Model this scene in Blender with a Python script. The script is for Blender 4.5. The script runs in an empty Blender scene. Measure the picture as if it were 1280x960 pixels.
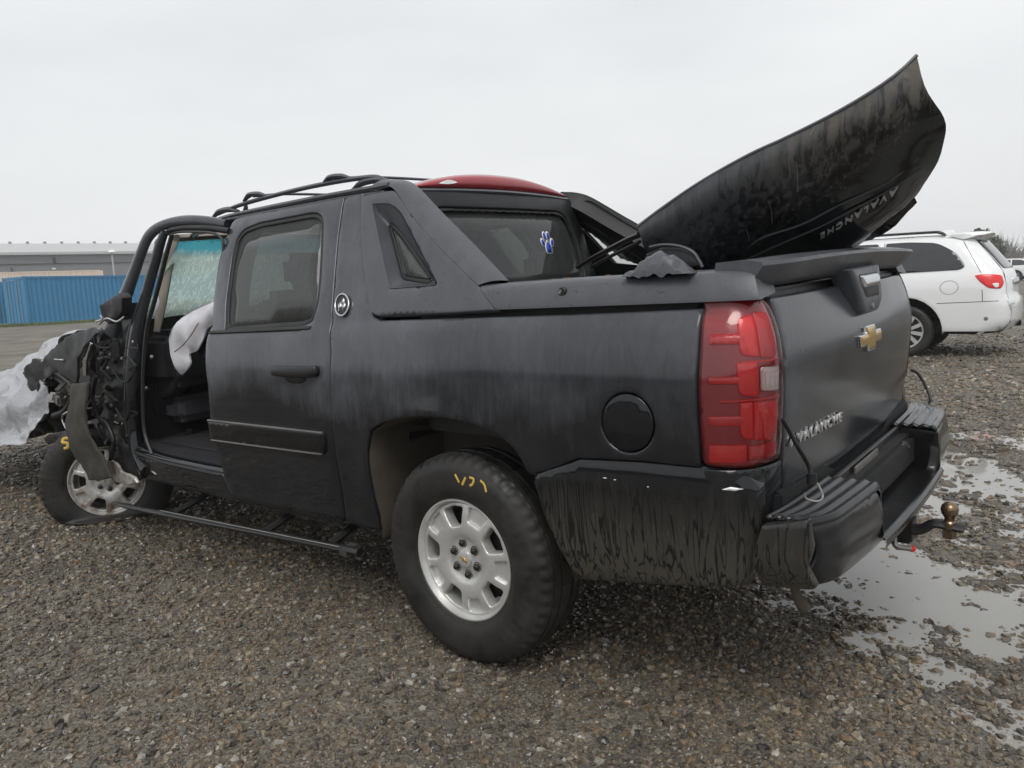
import bpy, bmesh, math, random
import numpy as np
from mathutils import Vector, Matrix, noise
from mathutils.geometry import delaunay_2d_cdt

# ------------------------------------------------------------------ camera, sky, sun, exposure
scene = bpy.context.scene
C = scene.collection
R = math.radians
CAM = Vector((-1.87859, 2.92195, 1.39647))
YAW, PITCH, ROLL, FPX = R(-50.8205), R(-7.3045), R(-2.6774), 949.18
fw = Vector((math.cos(PITCH) * math.cos(YAW), math.cos(PITCH) * math.sin(YAW), math.sin(PITCH)))
rt0 = fw.cross(Vector((0, 0, 1))).normalized()
up0 = rt0.cross(fw)
rt = rt0 * math.cos(ROLL) + up0 * math.sin(ROLL)
up = -rt0 * math.sin(ROLL) + up0 * math.cos(ROLL)
cd = bpy.data.cameras.new('camera')
cam = bpy.data.objects.new('camera', cd)
C.objects.link(cam)
cd.sensor_width = 36
cd.lens = 36 * FPX / 1280
cd.clip_start = 0.05
cd.clip_end = 3000
M = Matrix((rt, up, -fw)).transposed().to_4x4()
M.translation = CAM
cam.matrix_world = M
scene.camera = cam

SUN_EL, SUN_AZ = R(55), R(150)          # high, veiled sun behind the camera's left
world = bpy.data.worlds.new('World')
scene.world = world
world.use_nodes = True
nt = world.node_tree
nt.nodes.clear()
w_out = nt.nodes.new('ShaderNodeOutputWorld')
w_bg = nt.nodes.new('ShaderNodeBackground')
w_sky = nt.nodes.new('ShaderNodeTexSky')
w_sky.sky_type = 'NISHITA'
w_sky.sun_disc = False
w_sky.sun_elevation = SUN_EL
w_sky.sun_rotation = SUN_AZ
w_sky.dust_density = 4
w_sky.air_density = 1.2
# overcast deck: soft grey cloud in front of the clear sky
w_tc = nt.nodes.new('ShaderNodeTexCoord')
w_map = nt.nodes.new('ShaderNodeMapping')
w_map.inputs['Scale'].default_value = (1.0, 1.0, 3.2)
w_no = nt.nodes.new('ShaderNodeTexNoise')
w_no.inputs['Scale'].default_value = 1.7
w_no.inputs['Detail'].default_value = 5
w_no.inputs['Roughness'].default_value = 0.5
w_rp = nt.nodes.new('ShaderNodeValToRGB')
w_rp.color_ramp.elements[0].position = 0.28
w_rp.color_ramp.elements[0].color = (6.55, 6.72, 6.88, 1)
w_rp.color_ramp.elements[1].position = 0.72
w_rp.color_ramp.elements[1].color = (7.95, 8.1, 8.2, 1)
w_mx = nt.nodes.new('ShaderNodeMix')
w_mx.data_type = 'RGBA'
w_mx.inputs[0].default_value = 0.95
nt.links.new(w_tc.outputs['Generated'], w_map.inputs['Vector'])
nt.links.new(w_map.outputs[0], w_no.inputs['Vector'])
nt.links.new(w_no.outputs['Fac'], w_rp.inputs['Fac'])
nt.links.new(w_sky.outputs[0], w_mx.inputs[6])
nt.links.new(w_rp.outputs['Color'], w_mx.inputs[7])
nt.links.new(w_mx.outputs[2], w_bg.inputs['Color'])
w_bg.inputs['Strength'].default_value = 0.118
nt.links.new(w_bg.outputs[0], w_out.inputs[0])

sd = bpy.data.lights.new('sun', 'SUN')
sd.energy = 1.5
sd.angle = R(30)
sd.color = (1.0, 0.97, 0.93)
sun = bpy.data.objects.new('sun', sd)
C.objects.link(sun)
sdir = Vector((math.sin(SUN_AZ) * math.cos(SUN_EL) * -1, math.cos(SUN_AZ) * math.cos(SUN_EL) * -1, math.sin(SUN_EL)))
sun.rotation_euler = sdir.to_track_quat('Z', 'Y').to_euler()

scene.view_settings.view_transform = 'Standard'
scene.view_settings.look = 'None'
scene.view_settings.exposure = 0
scene.view_settings.gamma = 1
scene.view_settings.use_curve_mapping = False
scene.cycles.use_denoising = True
scene.cycles.max_bounces = 7
scene.cycles.transparent_max_bounces = 12
scene.cycles.sample_clamp_indirect = 4

# ------------------------------------------------------------------ materials
class NT:
    def __init__(s, name):
        s.m = bpy.data.materials.new(name)
        s.m.use_nodes = True
        s.t = s.m.node_tree
        s.t.nodes.clear()
        s.o = s.t.nodes.new('ShaderNodeOutputMaterial')
    def n(s, typ, props=None, **inp):
        nd = s.t.nodes.new('ShaderNode' + typ)
        for k, v in (props or {}).items():
            setattr(nd, k, v)
        for k, v in inp.items():
            s.set(nd, k, v)
        return nd
    def set(s, nd, k, v):
        k = k.replace('_', ' ')
        sk = nd.inputs[int(k[1:])] if k[0] == 'i' and k[1:].isdigit() else nd.inputs[k]
        if isinstance(v, bpy.types.Node):
            v = v.outputs[0]
        if isinstance(v, bpy.types.NodeSocket):
            s.t.links.new(v, sk)
        elif isinstance(v, (tuple, list)) and len(v) == 3 and sk.type == 'RGBA':
            sk.default_value = (*v, 1)
        else:
            sk.default_value = v
    def math(s, op, a, b=0.0, clamp=False):
        return s.n('Math', {'operation': op, 'use_clamp': clamp}, i0=a, i1=b).outputs[0]
    def coord(s, scale=(1, 1, 1), kind='Object', loc=(0, 0, 0)):
        tc = s.n('TexCoord')
        return s.n('Mapping', Vector=tc.outputs[kind], Scale=scale, Location=loc).outputs[0]
    def noise(s, vec, scale=5, detail=4, rough=.55, dist=0):
        return s.n('TexNoise', Vector=vec, Scale=scale, Detail=detail, Roughness=rough, Distortion=dist).outputs['Fac']
    def ramp(s, fac, *stops):
        r = s.n('ValToRGB', Fac=fac)
        e = r.color_ramp.elements
        while len(e) < len(stops):
            e.new(.5)
        for el, (p, c) in zip(e, stops):
            el.position = p
            el.color = (c, c, c, 1) if isinstance(c, (int, float)) else (*c, 1)
        return r.outputs[0]
    def mix(s, f, a, b):
        return s.n('Mix', {'data_type': 'RGBA'}, i0=f, i6=a, i7=b).outputs[2]
    def bump(s, h, strength=.3, dist=.01):
        return s.n('Bump', Height=h, Strength=strength, Distance=dist).outputs[0]
    def done(s, **inp):
        p = s.n('BsdfPrincipled', **inp)
        s.t.links.new(p.outputs[0], s.o.inputs[0])
        return s.m

def plain(name, col, rough=.5, metal=0, bumps=None, vary=.25, coat=0.0, spec=.5):
    """simple surface with a little procedural wear"""
    t = NT(name)
    v = t.coord()
    n1 = t.noise(v, 9, 5, .6)
    dark = tuple(c * (1 - vary) for c in col)
    lite = tuple(min(1, c * (1 + vary)) for c in col)
    bc = t.mix(n1, dark, lite)
    rr = t.ramp(n1, (.3, max(.02, rough - .08)), (.7, min(1, rough + .08)))
    kw = {}
    if bumps:
        kw['Normal'] = t.bump(t.noise(v, bumps[0], 4), bumps[1], bumps[2] if len(bumps) > 2 else .004)
    return t.done(Base_Color=bc, Roughness=rr, Metallic=metal, Coat_Weight=coat, Specular_IOR_Level=spec, **kw)

MT = {}
def m_paint(name='black_paint', mud=0.0, dust_sheen=.55, low=.06, base_r=.03):
    t = NT(name)
    st = t.noise(t.coord((36, 36, 6.5)), 1.0, 6, .66, .7)            # rain-run streaks in the film
    big = t.noise(t.coord((2.2, 2.2, 3.0)), 1.0, 3, .5)
    fine = t.noise(t.coord((90, 90, 40)), 1.0, 3, .7)
    f1 = t.ramp(st, (.30, 0.68), (.72, 1.0))
    f2 = t.ramp(big, (.36, .55), (.66, 1.0))
    film = t.math('MULTIPLY', t.math('MULTIPLY', f1, f2), dust_sheen)
    spots = t.ramp(fine, (.60, 0.0), (.72, 1.0))
    film = t.math('ADD', film, t.math('MULTIPLY', spots, .10), True)
    film = t.math('ADD', film, t.math('MULTIPLY', big, dust_sheen * .34), True)
    zc = t.n('SeparateXYZ', Vector=t.coord()).outputs[2]
    edge = t.math('ADD', zc, t.math('ADD', t.math('MULTIPLY', t.math('SUBTRACT', st, .5), .16), t.math('MULTIPLY', t.math('SUBTRACT', big, .5), .42)))
    zf = t.n('MapRange', Value=edge, i1=.93, i2=1.13, i3=low, i4=1.0).outputs[0]     # dusty film plus sky sheen painted into the upper flank's colour
    film = t.math('MULTIPLY', film, zf, True)
    bc = t.mix(film, (.0055, .006, .0072), (.128, .136, .155))
    rr = t.math('ADD', base_r, t.math('MULTIPLY', film, .24), True)
    drops = t.n('TexVoronoi', Vector=t.coord((150, 150, 110)), Scale=1.0).outputs['Distance']
    hgt = t.ramp(drops, (.12, 1.0), (.34, 0.0))
    wetm = t.ramp(t.noise(t.coord((3, 3, 3)), 1.0, 2), (.42, 0.0), (.6, 1.0))
    nrm = t.bump(t.math('MULTIPLY', hgt, wetm), .035, .0012)
    if mud:
        z = t.n('SeparateXYZ', Vector=t.coord()).outputs[2]
        zm = t.n('MapRange', Value=t.math('ADD', z, t.math('MULTIPLY', t.math('SUBTRACT', st, .5), .22)), i1=.80, i2=.50, i3=0.0, i4=1.0).outputs[0]
        riv = t.noise(t.coord((46, 46, 2.0)), 1.0, 2, .45, .45)
        rv = t.ramp(riv, (.455, 1.0), (.485, .0), (.515, .0), (.545, 1.0))
        mm = t.math('MULTIPLY', t.math('MULTIPLY', zm, t.math('ADD', t.math('MULTIPLY', rv, .8), .06)), mud, True)
        grit = t.noise(t.coord((260, 260, 260)), 1.0, 3, .8)
        mc = t.mix(grit, (.050, .046, .038), (.130, .118, .098))
        bc = t.mix(mm, bc, mc)
        rr = t.math('ADD', rr, t.math('MULTIPLY', mm, .6), True)
    return t.done(Base_Color=bc, Roughness=rr, Normal=nrm)

def m_clad():
    t = NT('grey_cladding')
    st = t.noise(t.coord((18, 18, 3)), 1, 5, .6)
    fine = t.noise(t.coord((120, 120, 120)), 1, 2, .7)
    drop = t.noise(t.coord((55, 120, 95)), 1, 2, .5)
    c = t.mix(st, (.050, .053, .060), (.098, .104, .118))
    c = t.mix(t.ramp(drop, (.66, 0), (.70, .55)), c, (.012, .012, .013))
    rr = t.ramp(st, (.3, .30), (.7, .46))
    return t.done(Base_Color=c, Roughness=rr, Normal=t.bump(fine, .25, .0015))

def m_glass(name, tint, gloss=.02, sky_sheen=.0, spec=1.45):
    t = NT(name)
    tr = t.n('BsdfTransparent', Color=tint)
    gl = t.n('BsdfGlossy', Color=(1, 1, 1), Roughness=gloss)
    fr = t.n('Fresnel', IOR=spec)
    mx = t.n('MixShader', Fac=fr.outputs[0])
    t.t.links.new(tr.outputs[0], mx.inputs[1])
    t.t.links.new(gl.outputs[0], mx.inputs[2])
    out = mx
    if sky_sheen:
        df = t.n('BsdfDiffuse', Color=(.30, .31, .31))  # pale streaky layer painted in for sky reflected on the glass
        nn = t.noise(t.coord((12, 12, 2.5)), 1, 5, .6)
        mx2 = t.n('MixShader', Fac=t.math('MULTIPLY', t.ramp(nn, (.30, .70), (.75, 1)), sky_sheen))
        t.t.links.new(mx.outputs[0], mx2.inputs[1])
        t.t.links.new(df.outputs[0], mx2.inputs[2])
        out = mx2
    t.t.links.new(out.outputs[0], t.o.inputs[0])
    return t.m

def m_cracked():
    t = NT('shattered_glass')
    v = t.coord((1, 1, 1))
    # long arcing cracks and a fine granular crush
    sep = t.n('SeparateXYZ', Vector=v)
    z = sep.outputs[2]
    wob = t.n('Mapping', Vector=t.coord(), Rotation=(R(35), R(30), R(15)), Scale=(8, 20, 5)).outputs[0]
    lines = t.noise(wob, 1.0, 3, .62, .8)
    crack = t.ramp(lines, (.455, 0), (.492, 1), (.508, 1), (.545, 0))
    vor = t.n('TexVoronoi', {'feature': 'DISTANCE_TO_EDGE'}, Vector=t.coord((26, 26, 38)), Scale=1.0).outputs['Distance']
    cr2 = t.ramp(vor, (.02, 1), (.10, 0))
    dens = t.ramp(t.noise(t.coord((6, 6, 6)), 1, 2), (.35, .2), (.65, 1))
    dd = t.math('ADD', t.math('MULTIPLY', crack, .85), t.math('MULTIPLY', t.math('MULTIPLY', cr2, dens), .45), True)
    band = t.n('MapRange', Value=t.math('ADD', z, t.math('MULTIPLY', lines, .05)), i1=1.685, i2=1.735, i3=0.0, i4=1.0).outputs[0]
    tint = t.mix(band, (.52, .80, .70), (.08, .42, .50))
    tr = t.n('BsdfTransparent', Color=tint)
    df = t.n('BsdfTranslucent', Color=t.mix(band, (.80, .97, .89), (.12, .50, .60)))
    d2 = t.n('BsdfDiffuse', Color=t.mix(band, (.60, .80, .72), (.05, .30, .38)))
    ad = t.n('MixShader', Fac=.45)
    t.t.links.new(df.outputs[0], ad.inputs[1])
    t.t.links.new(d2.outputs[0], ad.inputs[2])
    mx = t.n('MixShader', Fac=t.math('ADD', t.math('MULTIPLY', dd, .36), .62, True))
    t.t.links.new(tr.outputs[0], mx.inputs[1])
    t.t.links.new(ad.outputs[0], mx.inputs[2])
    t.t.links.new(mx.outputs[0], t.o.inputs[0])
    return t.m

def m_tyre():
    t = NT('tyre_rubber')
    v = t.coord()
    n1 = t.noise(v, 7, 5, .65)
    n2 = t.noise(v, 60, 3, .7)
    c = t.mix(t.ramp(n1, (.38, 0), (.68, 1)), (.008, .008, .008), (.030, .028, .025))
    c = t.mix(t.ramp(n2, (.55, 0), (.75, .35)), c, (.060, .054, .044))
    return t.done(Base_Color=c, Roughness=t.ramp(n1, (.3, .42), (.7, .8)), Normal=t.bump(n2, .25, .002))

def m_alloy(name, rust=0.0):
    t = NT(name)
    v = t.coord()
    n1 = t.noise(v, 14, 5, .6)
    n2 = t.noise(v, 120, 3, .7)
    c = t.mix(n1, (.56, .555, .54), (.74, .74, .72))
    c = t.mix(t.ramp(n2, (.62, 0), (.74, .7)), c, (.20, .18, .15))
    if rust:
        c = t.mix(t.math('MULTIPLY', t.ramp(n1, (.45, 0), (.62, 1)), rust), c, (.23, .15, .085))
    return t.done(Base_Color=c, Roughness=.34, Metallic=.55, Normal=t.bump(n2, .1, .001))

def m_tarp():
    t = NT('silver_tarp')
    v = t.coord((1, 1, 1))
    n1 = t.noise(v, 5, 6, .6, .6)
    n2 = t.noise(v, 17, 5, .6, 1.2)
    c = t.mix(n1, (.34, .35, .37), (.52, .53, .55))
    h = t.math('ADD', t.math('MULTIPLY', n1, .9), t.math('MULTIPLY', n2, .25))
    return t.done(Base_Color=c, Roughness=.34, Metallic=.25, Normal=t.bump(h, .45, .05))

def m_ground():
    t = NT('wet_gravel_ground')
    v = t.coord()
    vo = t.n('TexVoronoi', Vector=v, Scale=75.0)
    vo2 = t.n('TexVoronoi', Vector=v, Scale=30.0)
    big = t.noise(v, .55, 5, .6)
    mid = t.noise(v, 3.5, 5, .65)
    cc = t.n('SeparateColor', Color=vo.outputs['Color']).outputs[0]
    c2 = t.n('SeparateColor', Color=vo2.outputs['Color']).outputs[1]
    c = t.ramp(cc, (0, (.030, .028, .025)), (.45, (.085, .075, .060)), (.8, (.165, .142, .11)), (1, (.28, .255, .215)))
    c = t.mix(t.math('MULTIPLY', c2, .45), c, (.18, .16, .125))
    c = t.mix(t.ramp(mid, (.35, .55), (.65, 0)), c, (.085, .078, .068))
    c = t.mix(t.ramp(big, (.4, 0), (.65, .45)), c, (.25, .228, .192))
    h = t.math('ADD', t.math('MULTIPLY', vo.outputs['Distance'], -.5), t.math('MULTIPLY', vo2.outputs['Distance'], -.8))
    wet = t.ramp(t.noise(v, .8, 4, .6), (.45, .85), (.62, .55))
    low = t.n('MapRange', Value=t.n('SeparateXYZ', Vector=v).outputs[2], i1=-.001, i2=-.012, i3=0.0, i4=1.0).outputs[0]   # saturated mud in the hollows
    c = t.mix(t.math('MULTIPLY', low, .75), c, (.040, .037, .032))
    wet = t.math('SUBTRACT', wet, t.math('MULTIPLY', low, .25), True)
    return t.done(Base_Color=c, Roughness=wet, Normal=t.bump(h, .9, .014))

def m_pebble():
    t = NT('gravel_stone')
    oi = t.n('ObjectInfo')
    rnd = oi.outputs['Random']
    c = t.ramp(rnd, (0, (.022, .022, .022)), (.15, (.098, .078, .055)), (.34, (.24, .188, .125)), (.46, (.055, .051, .047)),
               (.60, (.275, .215, .135)), (.74, (.095, .073, .050)), (.84, (.27, .17, .085)), (.93, (.36, .31, .23)), (.985, (.46, .43, .38)), (1, (.66, .63, .58)))
    n1 = t.noise(t.coord((1, 1, 1)), 3.0, 4, .6)
    c = t.mix(t.ramp(n1, (.35, .55), (.7, 0)), c, (.075, .068, .058))
    pos = t.n('NewGeometry').outputs['Position']
    damp = t.ramp(t.noise(pos, .75, 5, .62), (.40, 0.42), (.60, 0.0))
    c = t.mix(damp, c, (.045, .040, .034))
    rr = t.ramp(t.noise(pos, .75, 5, .62), (.40, .16), (.60, .38))
    return t.done(Base_Color=c, Roughness=rr, Specular_IOR_Level=.55)

def m_water():
    t = NT('muddy_water')
    n1 = t.noise(t.coord((1, 1, 1)), 1.2, 4, .6)
    n2 = t.noise(t.coord((1, 1, 1)), 9.0, 3, .5)
    c = t.mix(n1, (.24, .236, .222), (.34, .334, .318))
    return t.done(Base_Color=c, Roughness=.045, Normal=t.bump(n2, .04, .01), IOR=1.33)

def m_corr(name, col, rust=.25):
    t = NT(name)
    v = t.coord()
    n1 = t.noise(v, .9, 6, .7)
    n2 = t.noise(t.coord((3, 3, .5)), 1.0, 5, .6)
    c = t.mix(n2, tuple(x * .82 for x in col), tuple(min(1, x * 1.18) for x in col))
    c = t.mix(t.math('MULTIPLY', t.ramp(n1, (.58, 0), (.75, 1)), rust), c, (.16, .10, .07))
    return t.done(Base_Color=c, Roughness=.5)

def m_lens(name, col, rough=.12):
    t = NT(name)
    v = t.coord()
    n1 = t.noise(v, 30, 3, .6)
    w = t.n('TexWave', {'wave_type': 'BANDS', 'bands_direction': 'Z'}, Vector=v, Scale=70.0, Distortion=.3).outputs['Fac']
    c = t.mix(n1, tuple(x * .8 for x in col), col)
    return t.done(Base_Color=c, Roughness=rough, Normal=t.bump(w, .15, .002), Coat_Weight=.6, Coat_Roughness=.04)

MT['paint'] = m_paint('black_paint', dust_sheen=.66, low=.13)
MT['paint_mud'] = m_paint('black_paint_muddy', mud=.9, dust_sheen=.35)
MT['paint_clean'] = m_paint('black_paint_wet', dust_sheen=.22)
MT['paint_gate'] = m_paint('black_paint_filmed', dust_sheen=.42, low=.45, base_r=.12)
MT['clad'] = m_clad()
MT['plastic'] = plain('black_plastic', (.010, .0103, .0112), .40, bumps=(220, .2, .0012))
MT['plastic_wet'] = plain('wet_black_plastic', (.0085, .0087, .0095), .22, bumps=(60, .12, .002))
MT['liner'] = plain('muddy_liner', (.072, .061, .047), .8, bumps=(40, .5, .006), vary=.5)
MT['flap'] = plain('dusty_flap', (.040, .038, .032), .7, bumps=(25, .4, .006), vary=.5)
MT['matte'] = plain('matte_dusty_black', (.040, .041, .043), .55, bumps=(14, .3, .006), vary=.35)
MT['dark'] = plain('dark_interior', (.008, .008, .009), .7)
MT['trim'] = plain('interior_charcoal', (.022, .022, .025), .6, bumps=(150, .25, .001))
MT['seat'] = plain('grey_seat_cloth', (.055, .054, .062), .8, bumps=(200, .2, .001))
MT['beige'] = plain('beige_trim', (.30, .27, .23), .65, bumps=(80, .15, .001), vary=.12)
MT['rubber'] = plain('rubber_seal', (.010, .010, .010), .5)
MT['tyre'] = m_tyre()
MT['alloy'] = m_alloy('alloy')
MT['alloy_rust'] = m_alloy('alloy_rusty', .8)
MT['chrome'] = plain('chrome', (.62, .63, .64), .16, metal=1, vary=.1)
MT['steel'] = plain('dull_steel', (.30, .29, .28), .42, metal=.8, bumps=(50, .2, .003))
MT['badge'] = plain('silver_badge', (.50, .50, .50), .34, metal=.5, vary=.1)
MT['gold'] = plain('gold_emblem', (.52, .33, .07), .28, metal=.55, vary=.18, coat=.5)
MT['yellow'] = plain('yellow_marker', (.62, .42, .08), .6)
MT['lens_dark'] = m_lens('dark_red_lens', (.36, .020, .030), .14)
MT['lens_red'] = m_lens('bright_red_reflector', (.90, .030, .034), .22)
MT['lens_mid'] = m_lens('mid_red_reflector', (.74, .032, .04), .2)
MT['lens_clear'] = plain('clear_lens', (.86, .84, .82), .15, coat=.8, vary=.25, bumps=(70, .5, .003))
MT['brake_red'] = m_lens('brake_light_red', (.36, .024, .038), .16)
MT['glass_tint'] = m_glass('tinted_glass', (.13, .15, .145), .02, .22)
MT['glass_pane'] = m_glass('sheen_pane', (.88, .90, .89), .03, .22)
MT['glass_rear'] = m_glass('rear_glass', (.62, .70, .65), .02, .16)
MT['glass_lens'] = m_glass('lens_cover', (.99, .90, .90), .03, 0)
MT['cracked'] = m_cracked()
MT['bag'] = plain('airbag_cloth', (.66, .66, .70), .75, bumps=(28, .35, .006), vary=.08)
MT['rust'] = plain('rusty_metal', (.17, .085, .035), .75, bumps=(80, .5, .003), vary=.5)
MT['white_paint'] = plain('white_car_paint', (.88, .89, .89), .16, vary=.03, coat=.5)
MT['dark_glass'] = plain('dark_car_glass', (.035, .038, .042), .06, coat=.3)
MT['tarp'] = m_tarp()
MT['ground'] = m_ground()
MT['pebble'] = m_pebble()
MT['water'] = m_water()
MT['blue_corr'] = m_corr('blue_container_paint', (.034, .22, .42), .25)
MT['cream'] = m_corr('cream_container_paint', (.72, .60, .50), .08)
MT['grey_wall'] = m_corr('grey_metal_wall', (.165, .178, .19), .03)
MT['roof_metal'] = m_corr('pale_metal_roof', (.46, .46, .465), .05)
MT['paw_blue'] = plain('sticker_blue', (.02, .06, .42), .3)
MT['paw_white'] = plain('sticker_white', (.75, .76, .78), .3)
MT['leaf'] = plain('dead_leaf', (.20, .11, .05), .7, vary=.4)
MT['brass'] = plain('worn_brass_ball', (.22, .155, .10), .24, metal=.9, vary=.35)

# ------------------------------------------------------------------ small mesh helpers
def link(name, me, mat, parent=None):
    o = bpy.data.objects.new(name, me)
    C.objects.link(o)
    if mat is not None:
        me.materials.clear()
        me.materials.append(MT[mat] if isinstance(mat, str) else mat)
    o.parent = parent
    return o
def tag(o, label=None, cat=None, group=None, kind=None):
    for k, v in (('label', label), ('category', cat), ('group', group), ('kind', kind)):
        if v:
            o[k] = v
    return o
def thing(name, label, cat, loc=(0, 0, 0), rz=0, group=None):
    o = bpy.data.objects.new(name, None)
    o.empty_display_size = .1
    C.objects.link(o)
    o.location = loc
    o.rotation_euler = (0, 0, rz)
    return tag(o, label, cat, group)
def mesh(name, vs, fs, mat, parent=None, smooth=True, auto=None):
    me = bpy.data.meshes.new(name)
    me.from_pydata([tuple(v) for v in vs], [], fs)
    me.validate()
    if smooth:
        me.polygons.foreach_set('use_smooth', [True] * len(me.polygons))
    if auto is not None:
        me.set_sharp_from_angle(angle=R(auto))
    return link(name, me, mat, parent)
def recalc(o):
    bm = bmesh.new()
    bm.from_mesh(o.data)
    bmesh.ops.recalc_face_normals(bm, faces=bm.faces)
    bm.to_mesh(o.data)
    bm.free()
    return o
def box(name, c, s, mat, parent=None, bev=.006, rot=None, seg=2):
    bm = bmesh.new()
    bmesh.ops.create_cube(bm, size=1)
    bmesh.ops.scale(bm, vec=s, verts=bm.verts)
    if bev:
        bmesh.ops.bevel(bm, geom=bm.edges[:], offset=min(bev, min(s) * .45), segments=seg, affect='EDGES')
    Mx = Matrix.Translation(c) @ (rot.to_matrix().to_4x4() if rot is not None else Matrix())
    bmesh.ops.transform(bm, matrix=Mx, verts=bm.verts)
    me = bpy.data.meshes.new(name)
    bm.to_mesh(me)
    bm.free()
    me.polygons.foreach_set('use_smooth', [True] * len(me.polygons))
    me.set_sharp_from_angle(angle=R(40))
    return link(name, me, mat, parent)
def catmull(P, n=6, closed=False):
    P = [Vector(p) for p in P]
    N = len(P)
    out = []
    rng = range(N) if closed else range(N - 1)
    for i in rng:
        p0 = P[(i - 1) % N] if closed or i > 0 else P[0] * 2 - P[1]
        p1, p2 = P[i], P[(i + 1) % N]
        p3 = P[(i + 2) % N] if closed or i + 2 < N else P[-1] * 2 - P[-2]
        for k in range(n):
            t = k / n
            out.append(.5 * ((2 * p1) + (p2 - p0) * t + (2 * p0 - 5 * p1 + 4 * p2 - p3) * t * t + (3 * p1 - p0 - 3 * p2 + p3) * t ** 3))
    if not closed:
        out.append(P[-1])
    return out
def sweep(name, path, rad, mat, parent=None, seg=8, flat=1.0, upv=(0, 0, 1), sm=6, cap=True, jit=0):
    """tube along a smoothed path; rad scalar or per-point list; flat squashes along upv"""
    P0 = [Vector(p) for p in path]
    rr0 = [rad] * len(P0) if not isinstance(rad, (list, tuple)) else list(rad)
    P = catmull(P0, sm) if sm > 1 and len(P0) > 2 else P0
    rr = np.interp(np.linspace(0, len(P0) - 1, len(P)), range(len(P0)), rr0)
    vs, fs = [], []
    U = Vector(upv)
    for i, p in enumerate(P):
        d = (P[min(i + 1, len(P) - 1)] - P[max(i - 1, 0)]).normalized()
        a = d.cross(U)
        a = a.normalized() if a.length > 1e-4 else d.orthogonal().normalized()
        b = a.cross(d).normalized()
        for k in range(seg):
            t = 2 * math.pi * k / seg
            q = p + a * math.cos(t) * rr[i] + b * math.sin(t) * rr[i] * flat
            if jit:
                q += Vector((random.uniform(-jit, jit), random.uniform(-jit, jit), random.uniform(-jit, jit)))
            vs.append(q)
    for i in range(len(P) - 1):
        for k in range(seg):
            k2 = (k + 1) % seg
            fs.append((i * seg + k, i * seg + k2, (i + 1) * seg + k2, (i + 1) * seg + k))
    if cap:
        fs.append(tuple(range(seg))[::-1])
        fs.append(tuple((len(P) - 1) * seg + k for k in range(seg)))
    return recalc(mesh(name, vs, fs, mat, parent, auto=50))
def lathe(name, prof, n, mat, parent=None, loc=(0, 0, 0), axis='Y', auto=40, mod=None):
    """prof: (axial, radius) pairs; axial along +axis"""
    vs, fs = [], []
    m = len(prof)
    for i in range(n):
        t = 2 * math.pi * i / n
        for j, (a, r_) in enumerate(prof):
            if mod:
                a, r_ = mod(i, j, a, r_)
            c, s = r_ * math.cos(t), r_ * math.sin(t)
            v = (c, a, s) if axis == 'Y' else (c, s, a)
            vs.append((v[0] + loc[0], v[1] + loc[1], v[2] + loc[2]))
    for i in range(n):
        i2 = (i + 1) % n
        for j in range(m - 1):
            fs.append((i * m + j, i2 * m + j, i2 * m + j + 1, i * m + j + 1))
    return recalc(mesh(name, vs, fs, mat, parent, auto=auto))

def rc(P, rad=.02, n=4):
    """round polygon corners; points may carry their own radius as a third value"""
    out = []
    N = len(P)
    for i in range(N):
        p = Vector(P[i][:2])
        r_ = P[i][2] if len(P[i]) > 2 else rad
        a, b = Vector(P[i - 1][:2]) - p, Vector(P[(i + 1) % N][:2]) - p
        if r_ <= 0:
            out.append(p)
            continue
        ra, rb = min(r_, a.length * .45), min(r_, b.length * .45)
        pa, pb = p + a.normalized() * ra, p + b.normalized() * rb
        for k in range(n + 1):
            t = k / n
            out.append(pa * (1 - t) ** 2 + p * 2 * t * (1 - t) + pb * t * t)
    return [tuple(q) for q in out]
def dens(P, res):
    out = []
    N = len(P)
    for i in range(N):
        a, b = Vector(P[i]), Vector(P[(i + 1) % N])
        k = max(1, int(math.ceil((b - a).length / res)))
        for j in range(k):
            out.append(tuple(a.lerp(b, j / k)))
    return out
def segdist(Q, loops):
    D = np.full(len(Q), 1e9)
    for L in loops:
        A = np.array(L)
        B = np.roll(A, -1, 0)
        for a, b in zip(A, B):
            ab = b - a
            l2 = ab @ ab
            if l2 < 1e-14:
                continue
            t = np.clip(((Q - a) @ ab) / l2, 0, 1)
            D = np.minimum(D, np.linalg.norm(Q - (a + t[:, None] * ab), axis=1))
    return D
def inside(Q, loops):
    c = np.zeros(len(Q), bool)
    for L in loops:
        A = np.array(L)
        B = np.roll(A, -1, 0)
        for (x1, y1), (x2, y2) in zip(A, B):
            if y1 == y2:
                continue
            k = ((y1 > Q[:, 1]) != (y2 > Q[:, 1])) & (Q[:, 0] < (x2 - x1) * (Q[:, 1] - y1) / (y2 - y1) + x1)
            c ^= k
    return c
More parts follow.
